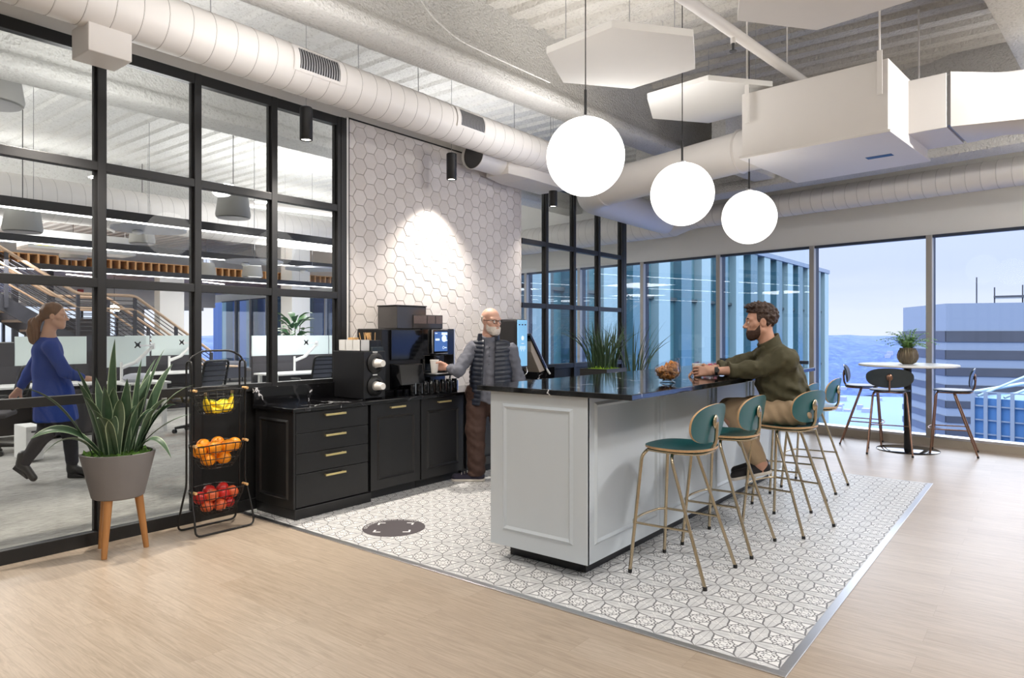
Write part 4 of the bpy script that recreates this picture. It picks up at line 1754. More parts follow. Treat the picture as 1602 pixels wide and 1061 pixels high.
# ================================================================== STOOLS AND TABLE
def make_stool(name, label, group, shell, metal, edge):
    t = thing(name, label, 'stool', group=group)

    def outline(a, wx, wy, e=2.4):
        c, s = math.cos(a), math.sin(a)
        return (wx * math.copysign(abs(c) ** (2 / e), c), wy * math.copysign(abs(s) ** (2 / e), s))

    def seat_z(x, y):
        # gentle saddle, waterfall front edge
        return .768 - .018 * math.exp(-((x / .16) ** 2 + ((y + .02) / .15) ** 2)) - .9 * max(0, y - .13) ** 2 + .02 * max(0, -y - .12)

    def plate(name, zf, par, c0, wx, wy, th, n=44, rings=7):
        # dished plate: slot 0 faces, slot 1 edge
        m = MB()
        top = [(0, 0)] + [(outline(2 * PI * k / n, wx, wy)[0] * r / rings, outline(2 * PI * k / n, wx, wy)[1] * r / rings) for r in range(1, rings + 1) for k in range(n)]
        def faces(flip, off=0):
            f = [(0, 1 + k, 1 + (k + 1) % n) for k in range(n)]
            for r in range(rings - 1):
                for k in range(n):
                    a, b = 1 + r * n + k, 1 + r * n + (k + 1) % n
                    f.append((a, a + n, b + n, b))
            f = [tuple(q[::-1]) for q in f] if flip else f
            return f
        T3 = [zf(x, y) for x, y in top]
        B3 = [zf(x, y, th) for x, y in top]
        m.m = 0
        m.add(T3, faces(False))
        m.add(B3, faces(True))
        m.m = 1
        o0 = 1 + (rings - 1) * n
        m.add([T3[o0 + k] for k in range(n)] + [B3[o0 + k] for k in range(n)], [(k, n + k, n + (k + 1) % n, (k + 1) % n) for k in range(n)])
        return m.build(name, [shell, edge], par, smooth=40)

    plate('seat', lambda x, y, d=0: (x, y + .01, seat_z(x, y) - d), t, None, .215, .205, .014)

    def back(x, y, d=0):
        # x across, y up; curved around the sitter and tipped back
        yy = y * (1.0 - .18 * (y > 0))
        yo = -.180 - .16 * y + .5 * x * x - d
        return (x, yo, .915 + yy + .005)
    plate('backrest', back, t, None, .25, .128, .013)
    # legs
    for s in (-1, 1):
        for f, pts in ((1, [(s * .235, .235, .012), (s * .178, .185, .700), (s * .150, .165, .735), (s * .05, .160, .738)]),
                       (-1, [(s * .235, -.235, .012), (s * .180, -.010, .690), (s * .155, .0, .728), (s * .05, .0, .732)])):
            o = MB().tube(fillet(pts, .05, 5), .0105, 10).build('leg', metal, t, smooth=60)
            MB().cyl((s * .235, f * .235, 0), (s * .2345, f * .2345, .022), .0125, n=10).build('foot_cap', 'black_matte', o)
    zf = .30
    k = zf / .70
    fx, fy = .235 - .057 * k, .235 - .05 * k
    bx, by = .235 - .055 * k, -.235 + .225 * k
    m = MB()
    front = [(-fx, fy, zf), (-fx * .8, fy + .035, zf), (0, fy + .055, zf), (fx * .8, fy + .035, zf), (fx, fy, zf)]
    m.tube(fillet(front, .08, 4), .0075, 8)
    for s in (-1, 1):
        m.tube([(s * fx, fy + .012, zf), (s * bx, by - .01, zf + .006)], .0075, 8)
    m.build('footrest', metal, t, smooth=60)
    m = MB()
    m.tube([(-.05, .160, .738), (.05, .160, .738)], .0105, 10)
    m.tube([(-.05, .0, .732), (.05, .0, .732)], .0105, 10)
    for s in (-1, 1):
        m.tube(fillet([(s * .15, .16, .737), (s * .16, .0, .733), (s * .12, -.16, .735), (0, -.185, .742)], .08, 5), .009, 8)
    m.build('seat_rail', metal, t, smooth=60)
    m = MB()
    m.tube(fillet([(0, .0, .735), (0, -.165, .738), (0, -.205, .79), (0, -.212, .92)], .05, 7), .0115, 10)
    m.build('back_spine', metal, t, smooth=60)
    m = MB()
    m.sphere((0, -.204, .918), .036, 20, 12, (1, .42, 1.18))
    m.build('back_mount', metal, t, smooth=80)
    MB().box((.12, .14, .742), (.17, .18, .757)).build('seat_bumper', 'black_matte', t, bevel=.004)
    return t


G1 = 'teal bar stools along the island'
s0 = make_stool('bar_stool', 'nearest teal plywood bar stool at the island, fully in view', G1, 'teal', 'stool_metal', 'ply_edge')
s0.location = (3.905, 1.745, .004)
copy_tree(s0, (4.60, 1.722, .004), 0, 'second teal bar stool from the front, overlapping the knees of the seated man')
copy_tree(s0, (5.285, 1.53, .004), math.radians(-11), 'teal bar stool that the man in the olive shirt sits on')
copy_tree(s0, (6.0, 1.725, .004), 0, 'fourth teal bar stool, mostly hidden just behind the seated man')
copy_tree(s0, (6.79, 1.722, .004), 0, 'farthest teal bar stool at the window end of the island')
G2 = 'dark bar stools at the round table'
w0 = make_stool('bar_stool', 'dark bar stool seen from behind in front of the round white table', G2, 'dark_shell', 'stool_metal2', 'dark_shell')
w0.location = (9.26, 1.50, 0)
w0.rotation_euler = (0, 0, math.radians(-81))
copy_tree(w0, (9.84, 1.92, 0), math.radians(-172), 'dark bar stool on the far left side of the round white table')
copy_tree(w0, (9.70, .885, 0), math.radians(4), 'dark bar stool on the right side of the round white table')

t = thing('round_table', 'round white bar-height table on a black disc foot by the window', 'table', (9.62, 1.36, 0))
MB().lathe([(.0005, 1.03), (.53, 1.03), (.545, 1.038), (.545, 1.052), (.54, 1.058), (.0005, 1.058)], 64, cap=False).build('tabletop', 'desk_top', t, smooth=40)
MB().lathe([(.0005, 0), (.345, 0), (.345, .008), (.335, .014), (.06, .02), (.0005, .02)], 56, cap=False).build('base', 'glossblack', t, smooth=40)
MB().cyl((0, 0, .02), (0, 0, 1.03), .042, n=24).build('column', 'black_matte', t, smooth=40)


# ================================================================== PLANTS
def blade(m, base, tip, ctrl, w, nu=12, nv=4, fold=.35, taper=(.35, .45), curl=0., roll=0.):
    """leaf strip along a quadratic curve; 'across' stores |v|"""
    b, t_, c = Vector(base), Vector(tip), Vector(ctrl)
    def P(u): return b * (1 - u) ** 2 + c * 2 * u * (1 - u) + t_ * u * u
    def T(u): return ((c - b) * (1 - u) + (t_ - c) * u).normalized()
    h = (t_ - b)
    side0 = Vector((h.y, -h.x, 0))
    if side0.length < .05 * h.length:
        side0 = Vector((math.cos(roll), math.sin(roll), 0))
    side0.normalize()
    def f(u, v):
        tt = T(u)
        s = (side0 - tt * side0.dot(tt)).normalized()
        s = Matrix.Rotation(roll + curl * u, 3, tt) @ s
        n = s.cross(tt)
        ww = w * (taper[0] + (1 - taper[0]) * min(1, u / taper[1])) * (1 - max(0, (u - taper[1]) / (1 - taper[1])) ** 1.7) + .0006
        q = (v - .5) * 2
        return P(u) + s * (q * ww) + n * (abs(q) * ww * fold)
    return m.grid(f, nu, nv, att=lambda u, v: abs(v - .5) * 2 * (.0001 + .9999))


VR = Vector((math.cos(YAW), math.sin(YAW), 0))
t = thing('snake_plant', 'big striped-leaf plant in a grey concrete pot on wooden legs', 'plant', (1.945, 4.845, 0))
m = MB()
m.lathe([(.0005, .365), (.145, .365), (.155, .372), (.222, .655), (.222, .66), (.205, .66), (.195, .60), (.0005, .60)], 48, cap=False)
m.build('pot', 'concrete_pot', t, smooth=40)
m = MB()
def mossy(u, v):
    r, a = .205 * u, 2 * PI * v
    return (r * math.cos(a), r * math.sin(a), .652 + .018 * math.sin(9 * a + 14 * u) * math.sin(23 * u + 3 * a) + .012 * math.sin(31 * a) * u)
m.grid(mossy, 10, 48)
m.build('moss', 'moss', t, smooth=60)
for a in (219.7, -19, 106):
    a = math.radians(a)
    ca, sa = math.cos(a), math.sin(a)
    MB().cyl((.165 * ca, .165 * sa, 0), (.115 * ca, .115 * sa, .395), .017, .028, 14).build('leg', 'leg_wood', t, smooth=40)
LEAVES = [(1.907,4.800,1.408,0.040),(1.419,4.930,1.111,0.030),(1.463,4.900,0.793,0.030),(1.515,4.860,0.692,0.026),(2.398,4.720,1.081,0.032),(2.186,4.620,0.606,0.030),(2.341,4.660,0.884,0.022),(2.101,4.860,1.271,0.036),(2.293,4.950,1.327,0.018),(2.313,4.860,1.229,0.036),(1.732,4.950,1.222,0.026),(1.733,4.920,1.124,0.036),(1.957,4.740,1.149,0.042),(1.811,4.720,1.109,0.044),(1.860,4.700,1.098,0.040),(2.178,4.900,1.162,0.036),(1.727,4.720,0.970,0.036),(1.813,4.600,0.911,0.040),(2.000,4.700,0.972,0.034),(2.208,4.720,0.997,0.030),(2.283,4.760,0.949,0.028),(1.830,4.900,1.157,0.036),(2.090,5.000,1.096,0.034),(2.262,5.000,1.268,0.030),(1.737,4.850,1.042,0.036),(2.039,4.660,1.030,0.034),(1.866,4.620,1.025,0.034),(1.733,4.620,0.917,0.034),(2.088,4.660,0.942,0.028)]
m = MB()
for i, (x, y, z, w) in enumerate(LEAVES):
    tip = Vector((x - 1.945, y - 4.845, z))
    hor = Vector((tip.x, tip.y, 0))
    L = hor.length
    base = hor.normalized() * min(.11, L * .4) + Vector((random.uniform(-.03, .03), random.uniform(-.03, .03), .64))
    up = max(.10, (z - .64))
    drop = z < .85 and L > .3
    ctrl = base.lerp(tip, .45 if not drop else .5) + Vector((0, 0, (.10 if not drop else .22) + .22 * L * (z > .9)))
    if L < .15:
        ctrl = base.lerp(tip, .5) + Vector((random.uniform(-.02, .02), random.uniform(-.02, .02), .02))
    blade(m, base, tip, ctrl, w * (1.35 if drop else 1.08), 14, 6, .28, (.55, .45), random.uniform(-.5, .5), random.uniform(-.5, .5) + (0 if L > .15 else YAW))
m.build('leaves', 'snake', t, smooth=80)


def grass_tuft(m, c, n, h, spread, w, rx, ry):
    for _ in range(n):
        bx, by = random.uniform(-rx, rx), random.uniform(-ry, ry)
        a = math.atan2(by, bx) + random.uniform(-.9, .9)
        L = h * random.uniform(.55, 1.08)
        out = spread * random.uniform(.1, 1.0) ** 1.3
        tip = Vector((bx + math.cos(a) * out * L, by + math.sin(a) * out * L, L * math.sqrt(max(.1, 1 - out * out * .8))))
        ctrl = Vector((bx + math.cos(a) * out * L * .25, by + math.sin(a) * out * L * .25, L * .62))
        blade(m, Vector(c) + Vector((bx, by, 0)), Vector(c) + tip, Vector(c) + ctrl, w * random.uniform(.6, 1.1), 8, 2, .3, (.7, .3), .6, random.uniform(-1, 1))


def tall_planter(loc, w, d, h, label, n, gh, seed):
    random.seed(seed)
    t = thing('grass_planter', label, 'planter', loc)
    m = MB()
    m.box((-w, -d, 0), (w, d, h - .03))
    m.build('box', 'planter', t, bevel=.006)
    m = MB()
    for lo, hi in (((-w, -d, h - .031), (w, -d + .02, h)), ((-w, d - .02, h - .031), (w, d, h)), ((-w, -d + .02, h - .031), (-w + .02, d - .02, h)), ((w - .02, -d + .02, h - .031), (w, d - .02, h))):
        m.box(lo, hi)
    m.build('rim', 'planter', t)
    m = MB()
    m.grid(lambda u, v: ((u - .5) * 2 * (w - .02), (v - .5) * 2 * (d - .02), h - .02 + .05 * (1 - (2 * u - 1) ** 2) * (1 - (2 * v - 1) ** 2) + .014 * math.sin(40 * u) * math.sin(37 * v)), 20, 20)
    m.build('moss', 'moss2', t, smooth=60)
    m = MB()
    grass_tuft(m, (0, 0, h), n, gh, .75, .0085, w * .7, d * .7)
    m.build('grass', 'grass', t, smooth=80)
    return t


tall_planter((7.72, 4.55, 0), .26, .20, .985, 'tall dark planter with spiky grass and green moss behind the island', 150, .60, 3)
tall_planter((8.45, 4.50, 0), .16, .16, .70, 'second slimmer dark planter with loose grass stems toward the windows', 34, .95, 5)

# fern pot on the round table
random.seed(11)
t = thing('potted_fern', 'bright green fern in a ribbed bronze pot on the round white table', 'plant', (9.62, 1.36, 1.058))
m = MB()
K = 48
prof = [(.055, 0), (.085, .02), (.112, .07), (.115, .11), (.10, .16), (.085, .185), (.09, .20), (.08, .20), (.075, .18)]
rings = []
for r, z in prof:
    rings += [((r + (.004 if k % 2 else -.002) * (0 < z < .19)) * math.cos(2 * PI * k / K), (r + (.004 if k % 2 else -.002) * (0 < z < .19)) * math.sin(2 * PI * k / K), z) for k in range(K)]
m.add(rings, [(i * K + k, i * K + (k + 1) % K, (i + 1) * K + (k + 1) % K, (i + 1) * K + k) for i in range(len(prof) - 1) for k in range(K)] + [list(range(K))[::-1]])
m.build('pot', 'bronze_pot', t, smooth=25)
MB().lathe([(.0005, .182), (.078, .178)], 24, cap=False).build('soil', 'bark', t)
m = MB()
for k in range(46):
    a = 2.399 * k
    L = random.uniform(.16, .40)
    out = random.uniform(.25, 1.0)
    b = Vector((.03 * math.cos(a), .03 * math.sin(a), .18))
    tip = b + Vector((math.cos(a) * L * out, math.sin(a) * L * out, L * (1.05 - .95 * out)))
    c = b.lerp(tip, .4) + Vector((0, 0, L * .42))
    N = 9
    for j in range(1, N):
        u = j / N
        P = b * (1 - u) ** 2 + c * 2 * u * (1 - u) + tip * u * u
        T = ((c - b) * (1 - u) + (tip - c) * u).normalized()
        s = T.cross(Vector((0, 0, 1)))
        s = s.normalized() if s.length > .05 else Vector((1, 0, 0))
        l = .062 * (1 - .75 * abs(u - .4))
        for sg in (-1, 1):
            e = P + s * sg * l + T * l * .55 + Vector((0, 0, -.01))
            blade(m, P, e, P.lerp(e, .5) + Vector((0, 0, .012)), .0085, 4, 2, .25, (.4, .4))
    blade(m, b, tip, c, .006, 8, 2, .2)
m.build('fronds', 'fern', t, smooth=80)

# ================================================================== FRUIT STAND
FS = (2.62, 4.835, 0)
t = thing('fruit_stand', 'three-tier black wire fruit stand in front of the black panel', 'stand', FS)
for f in (-1, 1):
    pts = [(-.205, f * .04, 1.18), (-.205, f * .04, .34), (-.215, f * .06, .26), (-.222, f * .115, .10), (-.225, f * .13, .008), (.225, f * .13, .008), (.222, f * .115, .10), (.215, f * .06, .26), (.205, f * .04, .34), (.205, f * .04, 1.18)]
    MB().tube(fillet(pts, .045, 4), .0075, 8).build('side_frame', 'wire', t, smooth=60)
m = MB()
for s in (-1, 1):
    m.tube(fillet([(s * .205, -.04, 1.17), (s * .205, -.035, 1.24), (s * .205, .035, 1.24), (s * .205, .04, 1.17)], .03, 5), .0075, 8)
m.tube(fillet([(-.205, 0, 1.24), (-.19, 0, 1.27), (-.11, 0, 1.315), (.11, 0, 1.315), (.19, 0, 1.27), (.205, 0, 1.24)], .06, 5), .0075, 8)
m.build('carry_handle', 'wire', t, smooth=60)


def basket(z, parent):
    """wire basket, rim at z"""
    e = None
    m = MB()
    H = .165
    def pt(a, k):
        wx, wy = .185 - .075 * k ** 1.6, .135 - .06 * k ** 1.6
        c, s = math.cos(a), math.sin(a)
        return (wx * math.copysign(abs(c) ** .7, c), wy * math.copysign(abs(s) ** .7, s), z - H * k + .016 * s * s * (1 - k))
    for k in (0, .3, .6, .85, 1.0):
        m.tube([pt(2 * PI * i / 40, k) for i in range(40)], .0045 if k == 0 else .0029, 6, closed=True)
    for i in range(22):
        a = 2 * PI * (i + .5) / 22
        m.tube([pt(a, k) for k in (0, .15, .3, .6, .85, 1.0)], .0029, 5)
    for i in range(-3, 4):
        y = .024 * i
        x = .105 * math.sqrt(max(0, 1 - (y / .078) ** 2))
        m.tube([(-x, y, z - H), (x, y, z - H)], .0024, 5)
    b = m.build('basket', 'wire', parent)
    for s in (-1, 1):
        MB().tube([(s * .197, -.085, z + .012), (s * .197, -.02, z + .012)], .010, 10).build('wooden_grip', 'stick', b)
        MB().tube([(s * .205, -.045, z + .04), (s * .198, -.045, z + .012), (s * .17, -.045, z)], .004, 6).build('hook', 'wire', b)
    return b


for z in (1.02, .625, .292):
    basket(z, t)


def banana_bunch(n, loc, rz, label, flip):
    b = thing('banana_bunch', label, 'bananas', loc, rz, 'banana bunches in the top basket')
    for i in range(n):
        ph = (i - (n - 1) / 2) * .36
        pts, rad = [], []
        for k in range(15):
            u = k / 14
            a = math.radians(-72 + 118 * u)
            # arc in a vertical plane, fanned about the stem
            x = .098 * math.sin(a)
            z = -.098 * math.cos(a)
            pts.append((x, math.sin(ph) * .045 * (1.1 - u) + math.sin(ph) * .05 * u, z + .10 + .014 * math.cos(ph)))
            rad.append(.0185 * (min(1, u / .14) ** .6 if u < .14 else 1) * (min(1, (1 - u) / .12) ** .5 if u > .88 else 1) + .0035)
        if i > 0 or True:
            m = MB()
            m.m = 0
            m.tube(pts[:13] + [(.074, math.sin(ph) * .022, .085), (.076, math.sin(ph) * .012, .105)], rad[:12] + [.0125, .0078, .0068], 9)
            m.m = 1
            m.tube([(.076, math.sin(ph) * .012, .104), (.078, 0, .128)], [.0070, .0075], 9)
            m.tube([pts[0], Vector(pts[0]) + Vector((-.006, 0, .004))], [.006, .004], 7)
            m.build('banana', ['banana', 'banana_tip'], b, smooth=60)
    MB().cyl((.076, 0, .122), (.08, 0, .146), .0125, n=10).build('stem', 'bark', b)
    return b


banana_bunch(5, (2.585, 4.81, .865), math.radians(195), 'left bunch of yellow bananas in the top wire basket', 1)
banana_bunch(5, (2.665, 4.825, .868), math.radians(8), 'right bunch of yellow bananas in the top wire basket', 1)


def fruit(kind, mat, r, spots, z0, label, group):
    first = None
    for i, (x, y, z) in enumerate(spots):
        if first is None:
            t = thing(kind, label, kind, group=group)
            m = MB()
            if kind == 'orange':
                m.sphere((0, 0, 0), r, 24, 16, (1, 1, .95))
            else:
                prof = []
                for k in range(17):
                    a = PI * k / 16
                    rr = r * math.sin(a) * (1 + .06 * math.cos(a))
                    zz = -r * .92 * math.cos(a) + (r * .16 * math.exp(-(rr / (r * .34)) ** 2) * (1 if a < .8 else -1) if (a < .8 or a > 2.3) else 0)
                    prof.append((max(rr, 1e-5), zz))
                m.lathe(prof, 24, cap=False)
            m.build('flesh', mat, t, smooth=80)
            if kind == 'orange':
                MB().lathe([(.0003, .0), (.005, 0), (.004, .003), (.0003, .003)], 8, (0, 0, r * .945), cap=False).build('stem_button', 'banana_tip', t)
            else:
                MB().tube([(0, 0, r * .72), (.002, 0, r * .95), (.006, .0, r * 1.12)], .0016, 6).build('stalk', 'bark', t)
            first = t
            o = t
        else:
            o = copy_tree(first)
        o.location = (FS[0] + x, FS[1] + y, z0 + z)
        o.rotation_euler = (random.uniform(-.9, .9), random.uniform(-.9, .9), random.uniform(0, 6))
        yield o


random.seed(21)
OR = [(-.075, -.015, .056), (.045, -.02, .056), (-.015, .045, .06), (-.135, -.005, .125), (-.035, -.04, .14), (.07, -.03, .138), (.145, .01, .14), (-.07, .055, .15), (.04, .06, .155)]
list(fruit('orange', 'orange', .0515, OR, .465, 'orange piled in the middle wire basket', 'oranges in the middle basket'))
AP = [(-.08, -.015, .05), (.005, -.04, .05), (.085, -.01, .052), (-.03, .045, .055), (.05, .05, .055), (-.13, .0, .118), (-.05, -.03, .128), (.035, -.035, .126), (.12, -.01, .124), (-.03, .05, .145), (.07, .05, .148)]
al = list(fruit('apple', 'apple', .0465, AP, .132, 'red apple piled in the bottom wire basket', 'apples in the bottom basket'))
for i in (0, 1, 6, 8):
    for ch in al[i].children:
        if ch.name.startswith('flesh'):
            ch.data = ch.data.copy()
            ch.data.materials[0] = M['apple2']
    al[i]['label'] = 'orange-blushed apple piled in the bottom wire basket'


# ================================================================== OFFICE BEHIND THE PARTITION
# linear pendants, dark body with a lit underside
for i, (y, x0, x1) in enumerate([(8.6, -1, 9.8), (11.8, -1, 11.0), (15.1, -1, 11.6)]):
    t = thing('linear_pendant', ('nearest', 'middle', 'farthest')[i] + ' long dark linear pendant light in the office behind the glass', 'lamp', (0, y, 2.76 if i < 2 else 2.64), group='linear office pendants')
    MB().box((x0, -.035, .012), (x1, .035, .12)).build('body', 'black_fixture', t, bevel=.003)
    MB().box((x0 + .02, -.026, 0), (x1 - .02, .026, .012)).build('diffuser', 'led', t)
    for x in np.arange(x0 + 1, x1, 2.6):
        MB().cyl((x, 0, .12), (x, 0, 1.8), .003, n=6).build('cable', 'grille_light', t)
# added fill lights without fixtures brighten the white deck and the desks below
for x, y in [(1.0, 10.2), (7.0, 10.2), (3.5, 14.0), (9.0, 13.5)]:
    area('office_up_fill', (x, y, 2.95), 2.6, 88, NEUT, rot=(PI, 0, 0))
    area('office_down_fill', (x, y, 2.70), 1.4, 80, NEUT)

for x, y in [(1.5, 18.5), (7.5, 18.5), (5, 23)]:  # added fill above the wooden ceiling, no fixtures
    area('office_up_fill', (x, y, 3.2), 1.6, 130, NEUT, rot=(PI, 0, 0))

for x, y in [(3, 18.5), (9, 18.5), (5, 23)]:  # added fill for the far office below the wooden ceiling
    area('office_down_fill', (x, y, 2.7), 1.4, 60, NEUT)

for x in (2.5, 6.5):  # added fill just behind the partition, lifts the deck there
    area('office_up_fill', (x, 6.1, 3.0), 1.0, 26, NEUT, rot=(PI, 0, 0))

# drum pendant speakers
def drum(loc, r, h, label, first=[None]):
    t = thing('pendant_speaker', label, 'speaker', loc, group='drum shaped pendant speakers')
    MB().lathe([(.0005, 0), (r * .7, .0), (r * .96, .012), (r, .05), (r * .80, h - .03), (r * .72, h), (.0005, h)], 36, cap=False).build('shell', 'drum', t, smooth=50)
    MB().lathe([(.0005, -.001), (r * .9, -.001)], 30, cap=False).build('grille', 'grille_light', t)
    MB().cyl((0, 0, h), (0, 0, DECK - loc[2] + .03), .006, n=6).build('cable', 'grille', t)


drum((5.12, 9.0, 3.05), .235, .40, 'grey drum speaker hanging in the third glass bay, largest of the drums')
drum((5.69, 13.15, 3.08), .225, .38, 'grey drum speaker hanging in the second glass bay')
drum((3.17, 10.9, 2.80), .235, .40, 'grey drum speaker hanging in the first bay below the upper lamp')
drum((5.06, 14.6, 2.84), .23, .36, 'pale drum speaker in front of the slatted ceiling, first bay')
drum((8.2, 15.6, 2.72), .23, .36, 'pale drum speaker in front of the slatted ceiling, third bay')
drum((8.6, 14.3, 2.70), .23, .36, 'pale drum speaker near the second mullion of the third bay')
drum((2.05, 7.9, 3.62), .26, .42, 'grey drum speaker cut by the left edge of the photo')

# round acoustic discs
for i, (x, y, z, lab) in enumerate([(4.6, 10.4, 2.95, 'round pale disc hanging behind the second bay'), (6.9, 11.4, 2.72, 'round pale disc hanging behind the third bay'), (8.0, 11.2, 2.66, 'round pale disc hanging behind the fourth bay')]):
    t = thing('acoustic_disc', lab, 'panel', (x, y, z), group='round office ceiling discs')
    MB().lathe([(.0005, 0), (.5, 0), (.5, .03), (.0005, .03)], 48, cap=False).build('felt_disc', 'fabric_grey', t, smooth=40)
    MB().cyl((0, 0, .03), (0, 0, DECK - z + .01), .004, n=6).build('cable', 'grille_light', t)
    MB().sphere((-.12, .1, -.03), .075, 16, 8, (1, 1, .5)).build('sensor_dome', 'white_plastic', t, smooth=80)

# office ducts and pipes
d = thing('office_duct', 'white round duct high in the office running along the partition', 'duct', (0, 12.6, 3.55))
spiral_tube('duct_pipe', [(-3, 0, 0), (11.0, -.2, 0)], .34, d, step=.2)
d = thing('office_duct', 'thin white pipe rising to the deck in the fourth glass bay', 'pipe', (0, 9.6, 3.5))
MB().tube(fillet([(5.6, .6, .02), (7.9, -.3, -.05), (8.5, -.55, .1), (8.6, -.55, 1.0)], .3, 6), .06, 14).build('pipe', 'duct', d, smooth=60)
d = thing('office_pipe', 'white pipe fixed under the bright deck behind the upper panes', 'pipe', (0, 7.75, 4.2))
MB().tube([(-3, 0, 0), (11, .2, 0)], .05, 12).build('pipe', 'office_deck', d, smooth=60)
for x in (3.9, 4.45):
    MB().box((x - .03, -.06, -.02), (x + .03, -.045, .03)).build('green_tag', 'moss', d)
# hanging white frame with yellow labels
t = thing('ceiling_unit', 'white ceiling unit with yellow labels hanging in the first bay', 'air unit', (4.6, 13.9, 2.95))
MB().box((-.55, -.25, -.05), (1.2, .35, .28)).build('cabinet', 'white_plastic', t, bevel=.01)
m = MB()
m.box((-.42, -.256, .0), (-.17, -.25, .13))
m.box((-.02, -.256, .02), (.15, -.25, .12))
m.build('yellow_label', 'yellow', t)
MB().box((-.55, -.256, -.0), (-.46, -.25, .12)).build('control_port', 'grille', t)
for x, y in ((-.5, 0), (1.1, 0)):
    MB().cyl((x, y, .28), (x, y, 1.6), .006, n=6).build('hanger_rod', 'white_plastic', t)
m = MB()
m.tube([(-.6, -.3, .35), (.1, -.3, .62), (.8, -.3, .36)], .02, 8)
m.build('brace', 'white_plastic', t)

# slatted wooden ceiling over the stair
t = structure(MB().box((-3, 16.2, 2.78), (12.6, 27.5, 2.82)).build('ceiling_wood', 'wood_ceil'))
m = MB()
for x in np.arange(-2.9, 12.5, .17):
    m.box((x, 16.05, 2.78), (x + .04, 16.6, 3.02))
m.box((-3, 16.58, 2.78), (12.6, 16.62, 3.02))
m.box((-3, 16.05, 2.775), (12.6, 16.6, 2.79))
m.box((-3, 16.05, 3.02), (12.6, 16.6, 3.035))
structure(m.build('ceiling_wood_edge', 'wood_slat'))
for i, (x, y) in enumerate([(6.0, 17.6), (9.1, 17.4), (3.4, 19)]):
    t = tag(MB().box((x, y, 2.765), (x + .9, y + .06, 2.785), rotz(.5), (x, y, 0)).build('strip_light', 'led'), ('lit strip recessed in the wooden ceiling, first bay', 'lit strip recessed in the wooden ceiling, third bay', 'lit strip deep in the wooden ceiling')[i], 'lamp', 'strip lights in the wooden ceiling')

# columns
structure(MB().box((7.2, 15.75, 0), (7.75, 16.02, 2.78)).build('column_office', 'wall'))
structure(MB().box((10.45, 15.5, 0), (11.0, 16.0, DECK)).build('column_office.001', 'wall'))
structure(MB().box((6.2, 21.5, 2.25), (11.6, 21.7, 2.78)).build('wall_bulkhead', 'wall'))
tag(MB().box((7.55, 21.44, 2.52), (7.70, 21.5, 2.66)).build('fire_alarm', 'red', bevel=.01), 'small red fire alarm on the white bulkhead wall', 'alarm')

# ---- stair
t = thing('staircase', 'charcoal steel staircase with pale wood handrails behind the desks', 'staircase', (0, 0, 0))
F1 = [(7.55, 0.0), (5.95, 1.15)]          # lower flight (x, z)
F2 = [(4.95, 1.15), (1.6, 3.25)]
for y in (14.1, 15.25):
    m = MB()
    for (xa, za), (xb, zb) in (F1, ((5.95, 1.15), (4.95, 1.15)), F2):
        m.extrude([(xa, y, za - .05), (xb, y, zb - .05), (xb, y, zb + .24), (xa, y, za + .24)], (0, .05, 0))
    m.build('stringer', 'stair_steel', t, rec=True)
m = MB()
for (xa, za), (xb, zb), n_ in ((F1[0], F1[1], 7), (F2[0], F2[1], 12)):
    for k in range(n_):
        x = xa + (xb - xa) * (k + .5) / n_
        z = za + (zb - za) * (k + 1) / n_
        m.box((x - .15, 14.15, z - .04), (x + .15, 15.25, z))
m.box((4.95, 14.15, 1.11), (5.95, 15.25, 1.15))
m.build('treads', 'rail_wood', t)
for y in (14.06, 15.30):
    # nodes of the rail, height above the pitch line
    path = [(7.95, .02), (7.5, .06), (5.95, 1.18), (4.95, 1.18), (1.6, 3.28)]
    def up(h):
        return [(x, y, z + h) for x, z in path]
    m = MB()
    m.tube(fillet(up(.98)[1:], .10, 4), .030, 8)
    m.build('handrail', 'rail_wood', t, smooth=60)
    m = MB()
    m.tube(fillet([(8.1, y, .70), (7.5, y, .74), *[(x, y, z + .72) for x, z in path[2:]]], .10, 4), .022, 8)
    m.build('handrail', 'rail_wood', t, smooth=60)
    m = MB()
    for h in (.30, .38, .46, .54, .62, .80, .88):
        m.tube(up(h)[1:], .009, 6)
    m.build('rail_bars', 'stair_steel', t)
    for x, z in ((7.5, .06), (6.75, .61), (5.95, 1.18), (4.95, 1.18), (3.85, 1.87), (2.7, 2.6)):
        MB().box((x - .03, y - .02, z), (x + .03, y + .02, z + .96)).build('post', 'stair_steel', t)
for i, (x, y) in enumerate([(4.75, 16.8), (5.45, 17.0)]):
    MB().box((x - .05, y - .05, 0), (x + .05, y + .05, 2.78)).build('support_post', 'stair_steel', t)
structure(MB().box((5.0, 16.9, 0), (6.6, 17.1, 1.75)).build('wall_dark_office', 'fabric_dark'))
t = thing('dome_pendant', 'small lit dome lamp seen through the stair rails', 'lamp', (6.9, 17.4, 1.95))
MB().lathe([(.0005, 0), (.10, 0), (.13, .05), (.06, .16), (.0005, .17)], 20, cap=False).build('shade', 'bulb', t, smooth=60)
MB().cyl((0, 0, .16), (0, 0, .835), .006, n=6).build('cord', 'black_matte', t)

